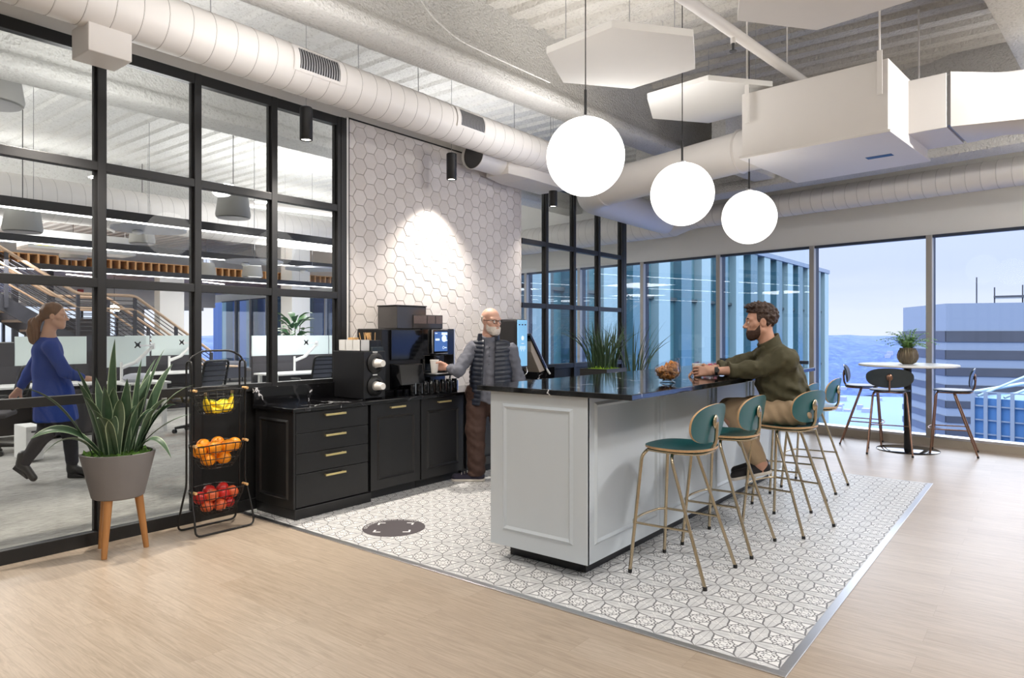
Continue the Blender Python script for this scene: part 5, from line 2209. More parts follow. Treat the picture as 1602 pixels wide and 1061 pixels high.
# ---- desks
def desk(x0, x1, y0, y1, label, splits, white_from=0.0, zlow=.98, top=1.39):
    t = thing('office_desk', label, 'desk', (x0, y0, 0))
    w, d_ = x1 - x0, y1 - y0
    MB().box((0, 0, .705), (w, d_ - .03, .735)).build('desktop', 'desk_top', t, bevel=.004)
    MB().box((0, d_, .02), (w, d_ + .05, zlow)).build('fabric_screen', 'fabric_dark', t, bevel=.004)
    for a, b in splits:
        MB().box((a, d_ + .015, zlow), (b, d_ + .035, top)).build('glass_screen', 'screen_white', t)
    for x in (.04, w - .09):
        MB().box((x, .05, 0), (x + .05, .11, .705)).build('leg', 'white_plastic', t)
        MB().box((x, d_ - .16, 0), (x + .05, d_ - .10, .705)).build('leg', 'white_plastic', t)
    MB().box((.2, d_ - .12, .40), (w - .2, d_ - .10, .70)).build('modesty_panel', 'fabric_dark', t)
    return t


d1 = desk(1.6, 4.12, 10.6, 11.3, 'office desk behind the walking woman, with dark and white screens', [(1.6, 2.50)])
MB().box((0, .70, .98), (1.58, .75, 1.30)).build('fabric_screen', 'fabric_dark', d1, bevel=.004)
MB().box((0, .695, 1.30), (1.58, .755, 1.315)).build('metal_cap', 'steel', d1)
desk(4.15, 4.78, 10.1, 10.85, 'near office desk behind the snake plant with white glass screen', [(0.02, .61)], zlow=.93)
desk(5.0, 6.5, 12.2, 12.9, 'far office desk between the first and second mullions with white screens', [(.3, .72), (.76, 1.46)], zlow=1.02)
desk(6.62, 8.9, 10.3, 11.0, 'office desk right of the fruit stand behind the third bay', [(.0, 1.62), (1.65, 2.25)], zlow=1.03)


def monitor_arm(loc, rz, label):
    t = thing('monitor_arm', label, 'monitor arm', loc, rz, 'white monitor arms')
    MB().cyl((0, 0, 0), (0, 0, .28), .02, n=12).build('post', 'white_plastic', t)
    MB().box((-.04, -.05, 0), (.04, .05, .012)).build('clamp', 'white_plastic', t)
    m = MB()
    m.tube([(0, 0, .20), (.20, -.02, .27)], [.030, .026], 10)
    m.tube([(.20, -.02, .27), (.46, -.03, .50)], [.030, .024], 10)
    m.build('arm', 'white_plastic', t, smooth=50)
    m = MB()
    m.cyl((.46, -.03, .46), (.46, -.03, .55), .028, n=12)
    m.box((.20, -.06, .505), (.46, -.03, .53))
    m.build('joint', 'white_plastic', t)
    m = MB()
    for s in (-1, 1):
        m.box((-.06, -.072, -.008), (.06, -.062, .008), Matrix.Rotation(s * PI / 4, 3, 'Y'))
    m.box((-.024, -.078, -.024), (.024, -.06, .024))
    o = m.build('mount_plate', 'black_matte', t)
    o.location = (.20, 0, .53)
    return t


monitor_arm((7.30, 10.75, .735), 0, 'white monitor arm with black mount plate on the right office desk')
monitor_arm((4.30, 10.6, .735), .15, 'white monitor arm on the near office desk behind the plant')
monitor_arm((5.95, 12.65, .735), .1, 'white monitor arm on the far office desk')


def task_chair(loc, rz, label):
    t = thing('task_chair', label, 'chair', loc, rz, 'mesh office chairs')
    MB().box((-.24, -.22, .44), (.24, .24, .50)).build('seat', 'fabric_dark', t, bevel=.03, seg=3)
    m = MB()
    m.grid(lambda u, v: ((u - .5) * .44, -.24 - .04 * math.cos((u - .5) * 3) - .10 * v, .56 + .46 * v), 8, 8)
    m.build('mesh_back', 'fabric_grey2', t, smooth=60)
    m = MB()
    m.tube(fillet([(-.23, -.27, .54), (-.23, -.38, 1.04), (.23, -.38, 1.04), (.23, -.27, .54)], .07, 5, True), .018, 8, closed=True)
    for k in range(6):
        z = .60 + .075 * k
        m.tube([(-.22, -.285 - .02 * k, z), (.22, -.285 - .02 * k, z)], .008, 6)
    m.build('back_frame', 'black_matte', t)
    MB().cyl((0, 0, .10), (0, 0, .44), .03, n=12).build('column', 'black_matte', t)
    for s in (-1, 1):
        MB().tube(fillet([(s * .25, .0, .46), (s * .30, 0, .60), (s * .30, -.12, .66), (s * .30, .14, .66)], .05, 4), .018, 8).build('armrest', 'black_matte', t)
    for k in range(5):
        a = 2 * PI * k / 5
        e = MB().tube([(0, 0, .11), (.29 * math.cos(a), .29 * math.sin(a), .075)], [.03, .018], 8).build('base_arm', 'black_matte', t)
        MB().cyl((.29 * math.cos(a) - .02, .29 * math.sin(a), .03), (.29 * math.cos(a) + .02, .29 * math.sin(a), .03), .03, n=12).build('caster', 'black_matte', e)
    return t


task_chair((4.98, 9.75, 0), math.radians(18), 'black mesh office chair behind the snake plant leaves')
task_chair((7.15, 10.05, 0), math.radians(4), 'black mesh office chair at the right office desk')
task_chair((2.55, 9.9, 0), math.radians(60), 'black mesh office chair cut by the left edge behind the woman')
# desk clutter
t = thing('storage_cabinet', 'low dark storage cabinet under the office desk behind the woman', 'cabinet', (3.35, 10.62, 0))
MB().box((0, 0, .03), (.62, .55, .66)).build('body', 'fabric_dark', t, bevel=.006)
MB().box((.02, -.015, .05), (.60, 0, .64)).build('door', 'fabric_dark', t, bevel=.004)
t = thing('computer_tower', 'white computer box with a handle slot under the left office desk', 'computer', (2.62, 8.9, 0))
MB().box((0, 0, .02), (.17, .40, .40)).build('case', 'white_plastic', t, bevel=.008)
MB().box((.05, -.004, .33), (.13, .004, .35)).build('handle_slot', 'grille', t)
tag(MB().lathe([(.0005, 0), (.15, 0), (.20, .05), (.17, .10), (.10, .12), (.0005, .125)], 28, (4.42, 10.35, .735), cap=False).build('desk_bag', 'fabric_grey', smooth=60), 'silver grey lumpy bag lying on the near office desk', 'bag')
t = thing('lounge_bench', 'light grey upholstered bench by the office windows above the fruit stand', 'bench', (10.3, 18.9, 0), rz=.15)
MB().box((-.7, -.35, .12), (.7, .35, .42)).build('base', 'fabric_grey2', t, bevel=.02)
MB().box((-.72, -.37, .42), (.72, .37, .60)).build('cushion', 'fabric_grey', t, bevel=.05, seg=3)
for x in (-.6, .6):
    for y in (-.28, .28):
        MB().cyl((x, y, 0), (x, y, .12), .02, n=10).build('leg', 'black_matte', t)

# fiddle-leaf plant
random.seed(5)
t = thing('fiddle_leaf_fig', 'leafy green potted fig behind the white screen of the right office desk', 'plant', (7.98, 11.75, 0))
MB().lathe([(.0005, 0), (.13, 0), (.17, .40), (.15, .40), (.14, .36), (.0005, .36)], 28, cap=False).build('pot', 'white_plastic', t, smooth=40)
m = MB()
for a in (0, 2.1, 4.2):
    m.tube([(0, 0, .36), (.04 * math.cos(a), .04 * math.sin(a), 1.0), (.13 * math.cos(a), .13 * math.sin(a), 1.6)], [.014, .010, .006], 8)
m.build('stems', 'bark', t)
m = MB()
for k in range(46):
    a = 2.4 * k
    z = 1.10 + .62 * (k / 46) + random.uniform(-.05, .05)
    r0 = .10 * (z - .36) / 1.2
    L = random.uniform(.20, .30)
    b = Vector((r0 * math.cos(a), r0 * math.sin(a), z))
    tip = b + Vector((math.cos(a) * L, math.sin(a) * L, random.uniform(-.04, .20)))
    blade(m, b, tip, b.lerp(tip, .5) + Vector((0, 0, .07)), .072, 8, 4, .2, (.35, .6), 0, random.uniform(-.5, .5))
m.build('leaves', 'fiddle', t, smooth=80)


# ================================================================== OUTSIDE THE WINDOWS
GZ = -45.0
m = MB()
m.quad((20, -700, GZ), (1100, -700, GZ), (1100, 900, GZ), (20, 900, GZ))
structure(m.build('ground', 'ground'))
# wooded hills on the horizon
m = MB()
random.seed(3)
NU, NV = 150, 14
hh = [(.0 + 6 * math.sin(i * .11) + 4 * math.sin(i * .27 + 1) + random.uniform(-.6, .6)) for i in range(NU + 1)]
def hill(u, v):
    a = math.radians(-64 + 128 * u)
    d = 560 + 260 * v
    i = min(NU, int(round(u * NU)))
    z = GZ + (44 + .35 * hh[i]) * (math.sin(min(1, v * 1.25) * PI / 2)) ** 1.1 + random.uniform(-1.1, 1.1) * (v < .9)
    return (d * math.cos(a), d * math.sin(a), z)
m.grid(hill, NU, NV)
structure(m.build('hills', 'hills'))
# far town on the slope
m = MB()
for _ in range(170):
    a = math.radians(random.uniform(-8, 30) - 0)
    d = random.uniform(430, 660)
    x, y = d * math.cos(a), d * math.sin(a)
    v = max(0, (d - 560) / 260)
    z = GZ + 44 * math.sin(min(1, v * 1.25) * PI / 2) ** 1.1
    s = random.uniform(.7, 2.2)
    m.box((x - s, y - s, z - 2), (x + s, y + s, z + random.uniform(1, 3)))
tag(m.build('town_buildings', 'city_white'), 'tiny pale buildings scattered over the far hazy shore', 'buildings', kind='stuff')

# glass tower with pale fins, close on the left
TY = 12.6
t = thing('glass_tower', 'near blue glass tower with pale vertical fins behind the seated man', 'building', (0, 0, 0))
X0, X1, ZT = 16.5, 52.0, 5.6
MB().box((X0, TY, GZ), (X1, TY + 18, ZT)).build('glass_body', 'tower_glass2', t)
k = 0
x = X0
fins = []
while x < X1:
    w = 1.05
    m = MB()
    m.box((x, TY - .35, GZ), (x + w, TY, ZT))
    fins.append(m.build('pale_fin', 'tower_fin' if k % 2 == 0 else 'tower_glass', t))
    m = MB()
    m.box((x + w, TY - .12, GZ), (x + w + .5, TY, ZT))
    m.build('dark_joint', 'tower_dark', t)
    x += 2.15
    k += 1
MB().box((X0 - .08, TY, GZ), (X0 - .01, TY + 18, ZT)).build('side_glass', 'tower_blue', t)
for j in range(9):
    y = TY + .3 + 2.0 * j
    MB().box((X0 - .4, y, GZ), (X0 - .05, y + .35, ZT)).build('side_fin', 'tower_glass', t)
MB().box((X0 - .1, TY - .4, ZT), (X1 + .1, TY + 18, ZT + .25)).build('parapet', 'tower_wall', t)
MB().box((21, TY + 3, ZT), (30, TY + 10, ZT + 3)).build('roof_plant', 'tower_wall', t)
m = MB()
for z in np.arange(GZ + 1, ZT, 3.6):
    m.box((X0, TY - .14, z), (X1, TY + .02, z + .12))
m.build('floor_lines', 'tower_dark', t)

# banded office block on the right
D0 = 130.0
def ray(px, d):
    """ground-plane point at view depth d along a compass bearing given by its lateral slope"""
    s = (px - 801) / 1068.0
    return Vector((.7864 * d + .6178 * s * d, .6178 * d - .7864 * s * d, 0))
A, B, C = ray(1413, 150), ray(1480, 128), ray(1760, 118)
t = thing('banded_office_block', 'hazy grey office block with dark horizontal window bands at right', 'building', (0, 0, 0))
ZB = 1.45 + 45 / 1068 * 128
back = Vector((60, 0, 0))
m = MB()
poly = [A, B, C, C + back, A + back]
m.prism([(p.x, p.y) for p in poly], GZ, ZB)
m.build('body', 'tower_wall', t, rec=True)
def band(z0, z1, mat, name, off):
    m = MB()
    n1 = Vector(((B - A).y, -(B - A).x, 0)).normalized()
    n2 = Vector(((C - B).y, -(C - B).x, 0)).normalized()
    if n1.dot(A) > 0: n1 = -n1
    if n2.dot(B) > 0: n2 = -n2
    for p, q, n in ((A, B, n1), (B, C, n2)):
        m.extrude([p + n * .02 + Vector((0, 0, z0)), q + n * .02 + Vector((0, 0, z0)), q + n * .02 + Vector((0, 0, z1)), p + n * .02 + Vector((0, 0, z1))], n * off)
    return m.build(name, mat, t, rec=True)
f = 128 / 1068
for (ya, yb) in ((518, 535), (548, 562), (575, 588), (602, 613), (627, 638), (651, 661), (673, 684), (700, 712)):
    band(1.45 + (520 - yb) * f, 1.45 + (520 - ya) * f, 'tower_band', 'window_band', .15)
m = MB()
for px, h in ((1528, 5.5), (1556, 3.5), (1600, 4.0)):
    p = ray(px, 135)
    m.box((p.x - .12, p.y - .12, ZB), (p.x + .12, p.y + .12, ZB + h))
p = ray(1585, 135)
m.box((p.x - 3, p.y - 3, ZB + 1.4), (p.x + 3, p.y + 3, ZB + 1.8))
m.build('roof_masts', 'tower_band', t)

# blue steel frame structure low on the right
P1, P2 = ray(1522, 74), ray(1700, 66)
t = thing('blue_steel_frame', 'blue gridded steel structure with gantry beams at the lower right', 'building', (0, 0, 0))
u = (P2 - P1)
L = u.length
u.normalize()
n = Vector((u.y, -u.x, 0))
if n.dot(P1) < 0: n = -n
zt = 1.45 - 96 / 1068 * 72
m = MB()
m.extrude([P1 + n * .3 + Vector((0, 0, GZ)), P2 + n * .3 + Vector((0, 0, GZ)), P2 + n * .3 + Vector((0, 0, zt - .6)), P1 + n * .3 + Vector((0, 0, zt - .6))], n * 22)
m.build('cladding', 'steel_blue', t, rec=True)
for k in range(0, 9):
    p = P1 + u * (L * k / 8)
    MB().box((p.x - .18, p.y - .18, GZ), (p.x + .18, p.y + .18, zt)).build('column', 'tower_wall', t)
m = MB()
for z in np.arange(zt - 12, zt + .1, 1.5):
    m.extrude([P1 + Vector((0, 0, z)), P2 + Vector((0, 0, z)), P2 + Vector((0, 0, z + .14)), P1 + Vector((0, 0, z + .14))], n * .1)
m.build('cross_beams', 'tower_wall', t, rec=True)
m = MB()
for a, b in ((.05, .4), (.3, .7)):
    p, q = P1 + u * (L * a) + Vector((0, 0, zt - .4)), P1 + u * (L * b) + n * 6 + Vector((0, 0, zt + 2.2))
    m.tube([p, q], .14, 8)
m.tube([P1 + Vector((0, 0, zt)), P1 + n * 14 + Vector((0, 0, zt + .3))], .2, 8)
m.build('gantry_boom', 'tower_fin', t)
# quay strip and a few boats
m = MB()
for px, d, w in ((1310, 330, 26), (1345, 260, 20), (1400, 220, 14)):
    p = ray(px, d)
    m.box((p.x - w * .2, p.y - w, GZ), (p.x + w * .2, p.y + w, GZ + .8))
tag(m.build('quay_edges', 'city_white'), 'pale quay strips on the hazy harbour far below', 'quay', kind='stuff')


# ================================================================== PEOPLE
def frame(o, x, z=(0, 0, 1)):
    """4x4: x axis along x, z roughly along z"""
    x = np.asarray(x, float)
    x = x / np.linalg.norm(x)
    z = np.asarray(z, float)
    z = z - x * (z @ x)
    z = z / np.linalg.norm(z)
    y = np.cross(z, x)
    T = np.eye(4)
    T[:3, 0], T[:3, 1], T[:3, 2], T[:3, 3] = x, y, z, o
    return T


def scaled(T, s):
    T = T.copy()
    T[:3, :3] = T[:3, :3] * s
    return T


def head_fn(P, neck=True, jaw=1.0, smile=0.0):
    A = np.abs(P[..., 1])
    Q = np.stack([P[..., 0], A, P[..., 2]], -1)       # mirror
    d = el(P, (-.012, 0, .036), (.098, .077, .087))
    d = smin(d, el(P, (.028, 0, -.022), (.066, .062, .088)), .03)
    d = smin(d, el(P, (.052, 0, -.072), (.040, .040 * jaw, .040)), .03)
    d = smin(d, rc(Q, (.005, .054 * jaw, -.055), (.066, .016, -.100), .020, .021), .028)
    d = smin(d, rc(Q, (.084, .012, .021), (.070, .050, .024), .012, .010), .018)      # brow
    d = smin(d, rc(Q, (.062, .045, -.018), (.048, .058, -.012), .016, .016), .02)      # cheekbone
    d = smax(d, -el(Q, (.098, .032, .001), (.017, .016, .011)), .012)                  # eye socket
    d = smin(d, el(Q, (.078, .031, .000), (.014, .016, .0125)), .004)                  # lids and ball
    d = smin(d, rc(P, (.088, 0, .010), (.113, 0, -.027), .0085, .0120), .012)          # nose
    d = smin(d, el(Q, (.100, .012, -.032), (.010, .008, .0075)), .006)
    zz = -.056 + smile * .010
    d = smin(d, rc(Q, (.092, 0, -.053), (.080, .022, zz + .002), .0062, .004), .006)   # lips
    d = smin(d, rc(Q, (.090, 0, -.066), (.079, .019, zz - .004), .0070, .004), .006)
    d = smax(d, -rc(Q, (.098, 0, -.0595), (.084, .021, zz - .001), .0022, .0016), .003)
    d = smin(d, el(Q, (-.006, .077, -.002), (.020, .009, .032)), .008)                 # ears
    d = smax(d, -el(Q, (.000, .087, .000), (.010, .006, .017)), .006)
    if neck:
        d = smin(d, rc(P, (-.022, 0, -.06), (-.045, 0, -.20), .052, .060), .03)
    return d


def eyes(parent, T, s):
    for sg in (-1, 1):
        m = MB()
        m.m = 0
        m.sphere((.0805, sg * .031, .000), .0125, 14, 10)
        m.m = 1
        m.sphere((.0890, sg * .031, .000), .0052, 12, 8, (.9, 1, 1))
        o = m.build('eye', ['eye_white', 'iris'], parent, smooth=80)
        o.data.transform(Matrix(scaled(T, s).tolist()))


HAND = [(-.033, .066, .0078), (-.011, .078, .0086), (.012, .083, .0088), (.034, .074, .0086)]


def hand_fn(P, curl=(.5, .7, .5), flip=1, thumb=.4, spread=.10):
    if flip < 0:
        P = P * np.array([1, -1, 1.])
    d = rc(P, (-.03, 0, 0), (.015, 0, 0), .026, .025)
    for y in (-.028, -.009, .010, .030):
        d = smin(d, rc(P, (.012, y * .6, 0), (.088, y, 0), .017, .0115), .014)
    for y, L, r in HAND:
        p = np.array([.090, y, 0.])
        a = 0.
        for seg, c in zip((.44, .32, .24), curl):
            a += c * (1.0 + .08 * (y < 0))
            q = p + L * seg * np.array([math.cos(a), spread * (y - .0) * 3 * seg, -math.sin(a)])
            d = smin(d, rc(P, p, q, r, r * .93), .004)
            p = q
    t0, t1, t2 = np.array([.020, .028, -.004]), np.array([.058, .056, -.018 - .02 * thumb]), np.array([.088, .054, -.026 - .05 * thumb])
    d = smin(d, rc(P, t0, t1, .016, .0115), .012)
    d = smin(d, rc(P, t1, t2, .0108, .0088), .005)
    return d


HB = ((-.06, -.08, -.10), (.20, .10, .06))


def add_hand(F, T, m=0, h=.0034, **kw):
    F.add(lambda P: hand_fn(P, **kw), HB[0], HB[1], h, m, T)


def bounds(pts, pad):
    a = np.array([p[:3] for p in pts], float)
    r = max(p[3] for p in pts)
    return a.min(0) - r - pad, a.max(0) + r + pad


def limb(F, pts, h=.009, k=.03, m=0, fold=0., ff=30, seed=0):
    lo, hi = bounds(pts, .03)
    F.add(lambda P: chain(P, pts, k) + (fold * wob(P, ff, seed) if fold else 0), lo, hi, h, m)


def place(o, loc):
    o.location = loc
    o.rotation_euler = (0, 0, YAW)
    return o


def shoe(parent, name, heel, toe, mat, sole, up=(0, 0, 1), h=.05, high=.09, wid=.042):
    """low shoe: heel and toe are sole points in person space"""
    heel, toe = np.array(heel, float), np.array(toe, float)
    L = np.linalg.norm(toe - heel)
    T = frame(heel, toe - heel, up)
    F = Flesh()
    def fn(P):
        d = rc(P, (.035, 0, .045), (L - .035, 0, .032), wid, wid * .92)
        d = smin(d, rc(P, (.045, 0, .05), (.06, 0, high), .040, .040), .03)
        d = smax(d, .014 - P[..., 2], .006)
        d = smax(d, P[..., 2] - high, .006)
        return d
    F.add(fn, (-.04, -.08, -.01), (L + .05, .08, high + .06), .0055, 0, T)
    o = F.build(name, mat, parent)
    G = Flesh()
    G.add(lambda P: np.maximum(rc(P * np.array([1, 1, .0001]), (.035, 0, 0), (L - .035, 0, 0), wid + .005, wid), np.abs(P[..., 2] - .010) - .012),
          (-.04, -.08, -.02), (L + .05, .08, .04), .0055, 0, T)
    G.build('sole', sole, o)
    return o


# ------------------------------------------------------------ man at the coffee machine
def standing_man():
    B = Flesh()
    hs = 1.04
    HT = frame((.145, .0, 1.553), (.66, -.75, -.06), (.0, .0, 1))
    B.add(lambda P: head_fn(P, jaw=1.08, smile=1), (-.14, -.11, -.22), (.14, .11, .14), .0048, 0, scaled(HT, hs))
    # hidden body under the clothes
    limb(B, [(.125, .01, 1.40, .055), (.15, .02, 1.25, .11), (.13, .02, 1.05, .13), (.11, .02, .92, .13)], .014)
    SH = (-.03, .02, 1.285)
    EL = (-.165, -.14, 1.075)
    WR = (-.285, .015, 1.105)
    limb(B, [(*EL, .04), (*WR, .026)], .008)
    add_hand(B, frame(WR, (-.98, .12, .05), (.1, 1, .15)), curl=(.55, .65, .5), thumb=.9)
    WL = (.43, -.04, .80)
    limb(B, [(.42, .03, 1.0, .04), (*WL, .027)], .010)
    add_hand(B, frame(WL, (.05, -.15, -1), (1, 0, 0)), h=.0045, curl=(.25, .3, .25), flip=-1)
    limb(B, [(.02, .02, .90, .09), (.0, .0, .5, .06), (.01, .02, .09, .042)], .014)
    limb(B, [(.20, .04, .90, .09), (.24, .04, .5, .06), (.27, .07, .09, .042)], .014)
    body = place(B.build('person', 'skin'), (5.0, 4.372, .004))
    tag(body, 'standing bald man in a navy quilted vest taking a white cup at the coffee machine', 'person')
    eyes(body, HT, hs)
    # hair fringe and beard
    F = Flesh()
    def beard(P):
        base = head_fn(P, neck=False, jaw=1.08) - .0055 - .004 * np.clip((P[..., 0] - .05) / .03, 0, 1) + .002 * wob(P, 160, 2)
        A = np.abs(P[..., 1])
        zone = np.maximum(P[..., 2] - (-.047 + 1.0 * np.maximum(0, .050 - P[..., 0])), np.maximum(.020 - P[..., 0], P[..., 2] - .004))
        d = smax(base, zone, .008)
        d = smax(d, -el(P, (.100, 0, -.060), (.030, .021, .0085)), .004)
        return d
    F.add(beard, (-.02, -.11, -.16), (.15, .11, .02), .0044, 0, scaled(HT, hs))
    F.build('beard', 'beard_white', body)
    F = Flesh()
    def fringe(P):
        d = head_fn(P, neck=False) - .004 + .0012 * wob(P, 200)
        zone = np.maximum(np.maximum(P[..., 0] - (-.02), np.abs(P[..., 2] - .008) - .042), -.9)
        return smax(d, zone, .006)
    F.add(fringe, (-.14, -.11, -.08), (.02, .11, .08), .005, 0, scaled(HT, hs))
    F.build('hair', 'beard_white', body)
    # glasses
    m = MB()
    for sg in (-1, 1):
        m.tube(fillet([(.102, sg * .010, .014), (.096, sg * .052, .016), (.097, sg * .050, -.016), (.103, sg * .013, -.018)], .011, 4, True), .0026, 6, closed=True)
        m.tube([(.095, sg * .053, .011), (.05, sg * .076, .010), (-.008, sg * .082, .008)], .0024, 6)
    m.tube([(.103, -.010, .007), (.106, 0, .010), (.103, .010, .007)], .0026, 6)
    g = m.build('eyeglasses', 'glasses', body)
    g.data.transform(Matrix(scaled(HT, hs).tolist()))
    # shirt
    F = Flesh()
    def shirt(P):
        d = chain(P, [(.125, .015, 1.335, .075), (.150, .02, 1.24, .130), (.140, .02, 1.06, .150), (.125, .02, .90, .150), (.12, .02, .78, .155)], .05)
        d = smin(d, rc(P, (-.01, .03, 1.275), (.315, .03, 1.262), .078, .078), .05)
        q = P * np.array([1, 1.18, 1])
        d = smin(d, el(P, (.145, .0, 1.06), (.185, .145, .26)), .05)
        d = smax(d, .775 - P[..., 2] + .02 * np.cos(P[..., 0] * 18), .012)
        d = smin(d, chain(P, [(*SH, .072), (*EL, .060)], .03), .035)
        d = smin(d, chain(P, [(*EL, .058), (-.235, -.05, 1.095, .047)], .03), .02)
        d = smin(d, chain(P, [(.335, .03, 1.262, .074), (.405, .04, 1.0, .062), (.425, -.02, .86, .050)], .03), .03)
        return d + .006 * wob(P, 34, 1) + .005 * wob(P, 64, 3)
    F.add(shirt, (-.36, -.30, .72), (.56, .26, 1.45), .0085)
    # collar
    F.add(lambda P: smax(np.abs(rc(P, (.118, .012, 1.34), (.125, .005, 1.41), .082, .068)) - .007, np.maximum(1.335 - P[..., 2], P[..., 2] - 1.425 + .45 * np.maximum(0, -P[..., 1])), .004),
          (.0, -.12, 1.30), (.25, .14, 1.47), .006)
    sh = F.build('shirt', 'shirt_grey', body)
    m = MB()
    for z in (1.30, 1.22, 1.14, 1.06, .98, .90, .83):
        yy = -.128 - .020 * math.exp(-((z - 1.06) / .14) ** 2) + (.025 if z > 1.25 else 0)
        m.sphere((.135 - .03 * (1.3 - z), yy - .004, z), .0065, 10, 6, (1, .5, 1))
    m.build('shirt_buttons', 'dark_shell', sh)
    # white tee at the neck
    F = Flesh()
    F.add(lambda P: smax(np.abs(rc(P, (.120, .01, 1.33), (.122, .006, 1.40), .070, .062)) - .005, np.maximum(1.33 - P[..., 2], P[..., 2] - 1.375), .004), (.0, -.12, 1.30), (.25, .14, 1.42), .006)
    F.build('undershirt', 'white_plastic', body)
    # quilted vest, open at the front
    F = Flesh()
    def vest(P):
        x, y, z = P[..., 0], P[..., 1], P[..., 2]
        d = chain(P, [(.125, .02, 1.335, .10), (.150, .02, 1.24, .150), (.140, .02, 1.06, .170), (.122, .02, .90, .168), (.115, .02, .78, .172)], .05)
        d = smin(d, rc(P, (.02, .03, 1.29), (.285, .03, 1.278), .078, .078), .05)
        d = smin(d, el(P, (.145, .0, 1.05), (.200, .160, .30)), .05)
        d = d - .008 * np.abs(np.sin(z * PI / .043 + .4 * np.sin(x * 14))) + .0015 * np.sin(x * 60) + .003 * wob(P, 40, 5)
        d = smax(d, np.abs(rc(P, (.14, .02, 1.2), (.12, .02, .8), .08, .08)) * 0 + (.742 - z), .012)
        d = smax(d, z - 1.375, .01)
        # open front wedge
        cx = .135 - .03 * (1.3 - z)
        gap = np.maximum(np.abs(x - cx) - (.052 + .085 * np.clip(1.02 - z, 0, .3)), y + .02)
        d = smax(d, -gap, .012)
        # arm holes
        d = smax(d, -rc(P, (-.16, -.02, 1.19), (-.055, .02, 1.215), .10, .085), .012)
        d = smax(d, -rc(P, (.47, .02, 1.18), (.365, .03, 1.205), .10, .085), .012)
        return d
    F.add(vest, (-.16, -.26, .70), (.46, .28, 1.44), .0072)
    F.add(lambda P: smax(np.abs(rc(P, (.118, .02, 1.33), (.124, .008, 1.46), .104, .088)) - .013, np.maximum(np.maximum(1.32 - P[..., 2], P[..., 2] - 1.435), -(P[..., 1] + .045)), .006),
          (-.04, -.14, 1.28), (.28, .18, 1.49), .007)
    F.build('vest', 'navy_quilt', body)
    # trousers
    F = Flesh()
    def trousers(P):
        d = rc(P, (.03, .02, .86), (.19, .03, .86), .125, .125)
        d = smin(d, chain(P, [(.025, .02, .86, .118), (-.005, -.005, .50, .092), (.005, .015, .10, .085)], .03), .04)
        d = smin(d, chain(P, [(.20, .03, .86, .118), (.24, .03, .50, .092), (.265, .06, .10, .085)], .03), .04)
        z = P[..., 2]
        d = d + (.0015 + .006 * np.clip((.40 - z) / .3, 0, 1)) * np.sin(z * 70 + 3.5 * np.sin(P[..., 0] * 19 + 1) + 2.6 * np.sin(P[..., 1] * 17) + 2 * np.sin(z * 13)) + .006 * wob(P, 24, 2) + .003 * wob(P, 55, 4)
        d = smax(d, .052 - z, .008)
        return smax(d, z - .93, .01)
    F.add(trousers, (-.16, -.18, .03), (.42, .22, .96), .0095)
    F.build('trousers', 'brown', body)
    shoe(body, 'sneaker', (.075, .02, 0), (-.235, .015, 0), 'sock', 'sole', high=.085)
    shoe(body, 'sneaker', (.27, .12, 0), (.36, -.16, 0), 'sock', 'sole', high=.085)
    m = MB()
    for k in range(4):
        x = -.055 - .028 * k
        z = .098 - .010 * k
        m.tube([(x, -.022, z), (x - .004, .015, z + .012), (x, .05, z)], .003, 5)
    m.build('laces', 'sole', body)
    return body


standing_man()
c = tag(cup_mesh().build('paper_cup', 'paper', smooth=40), 'white paper cup in the hand of the standing man on the machine tray', 'cup')
c.location = (4.735, 4.675, CZ + .191)
c.scale = (1.05, 1.05, 1.28)


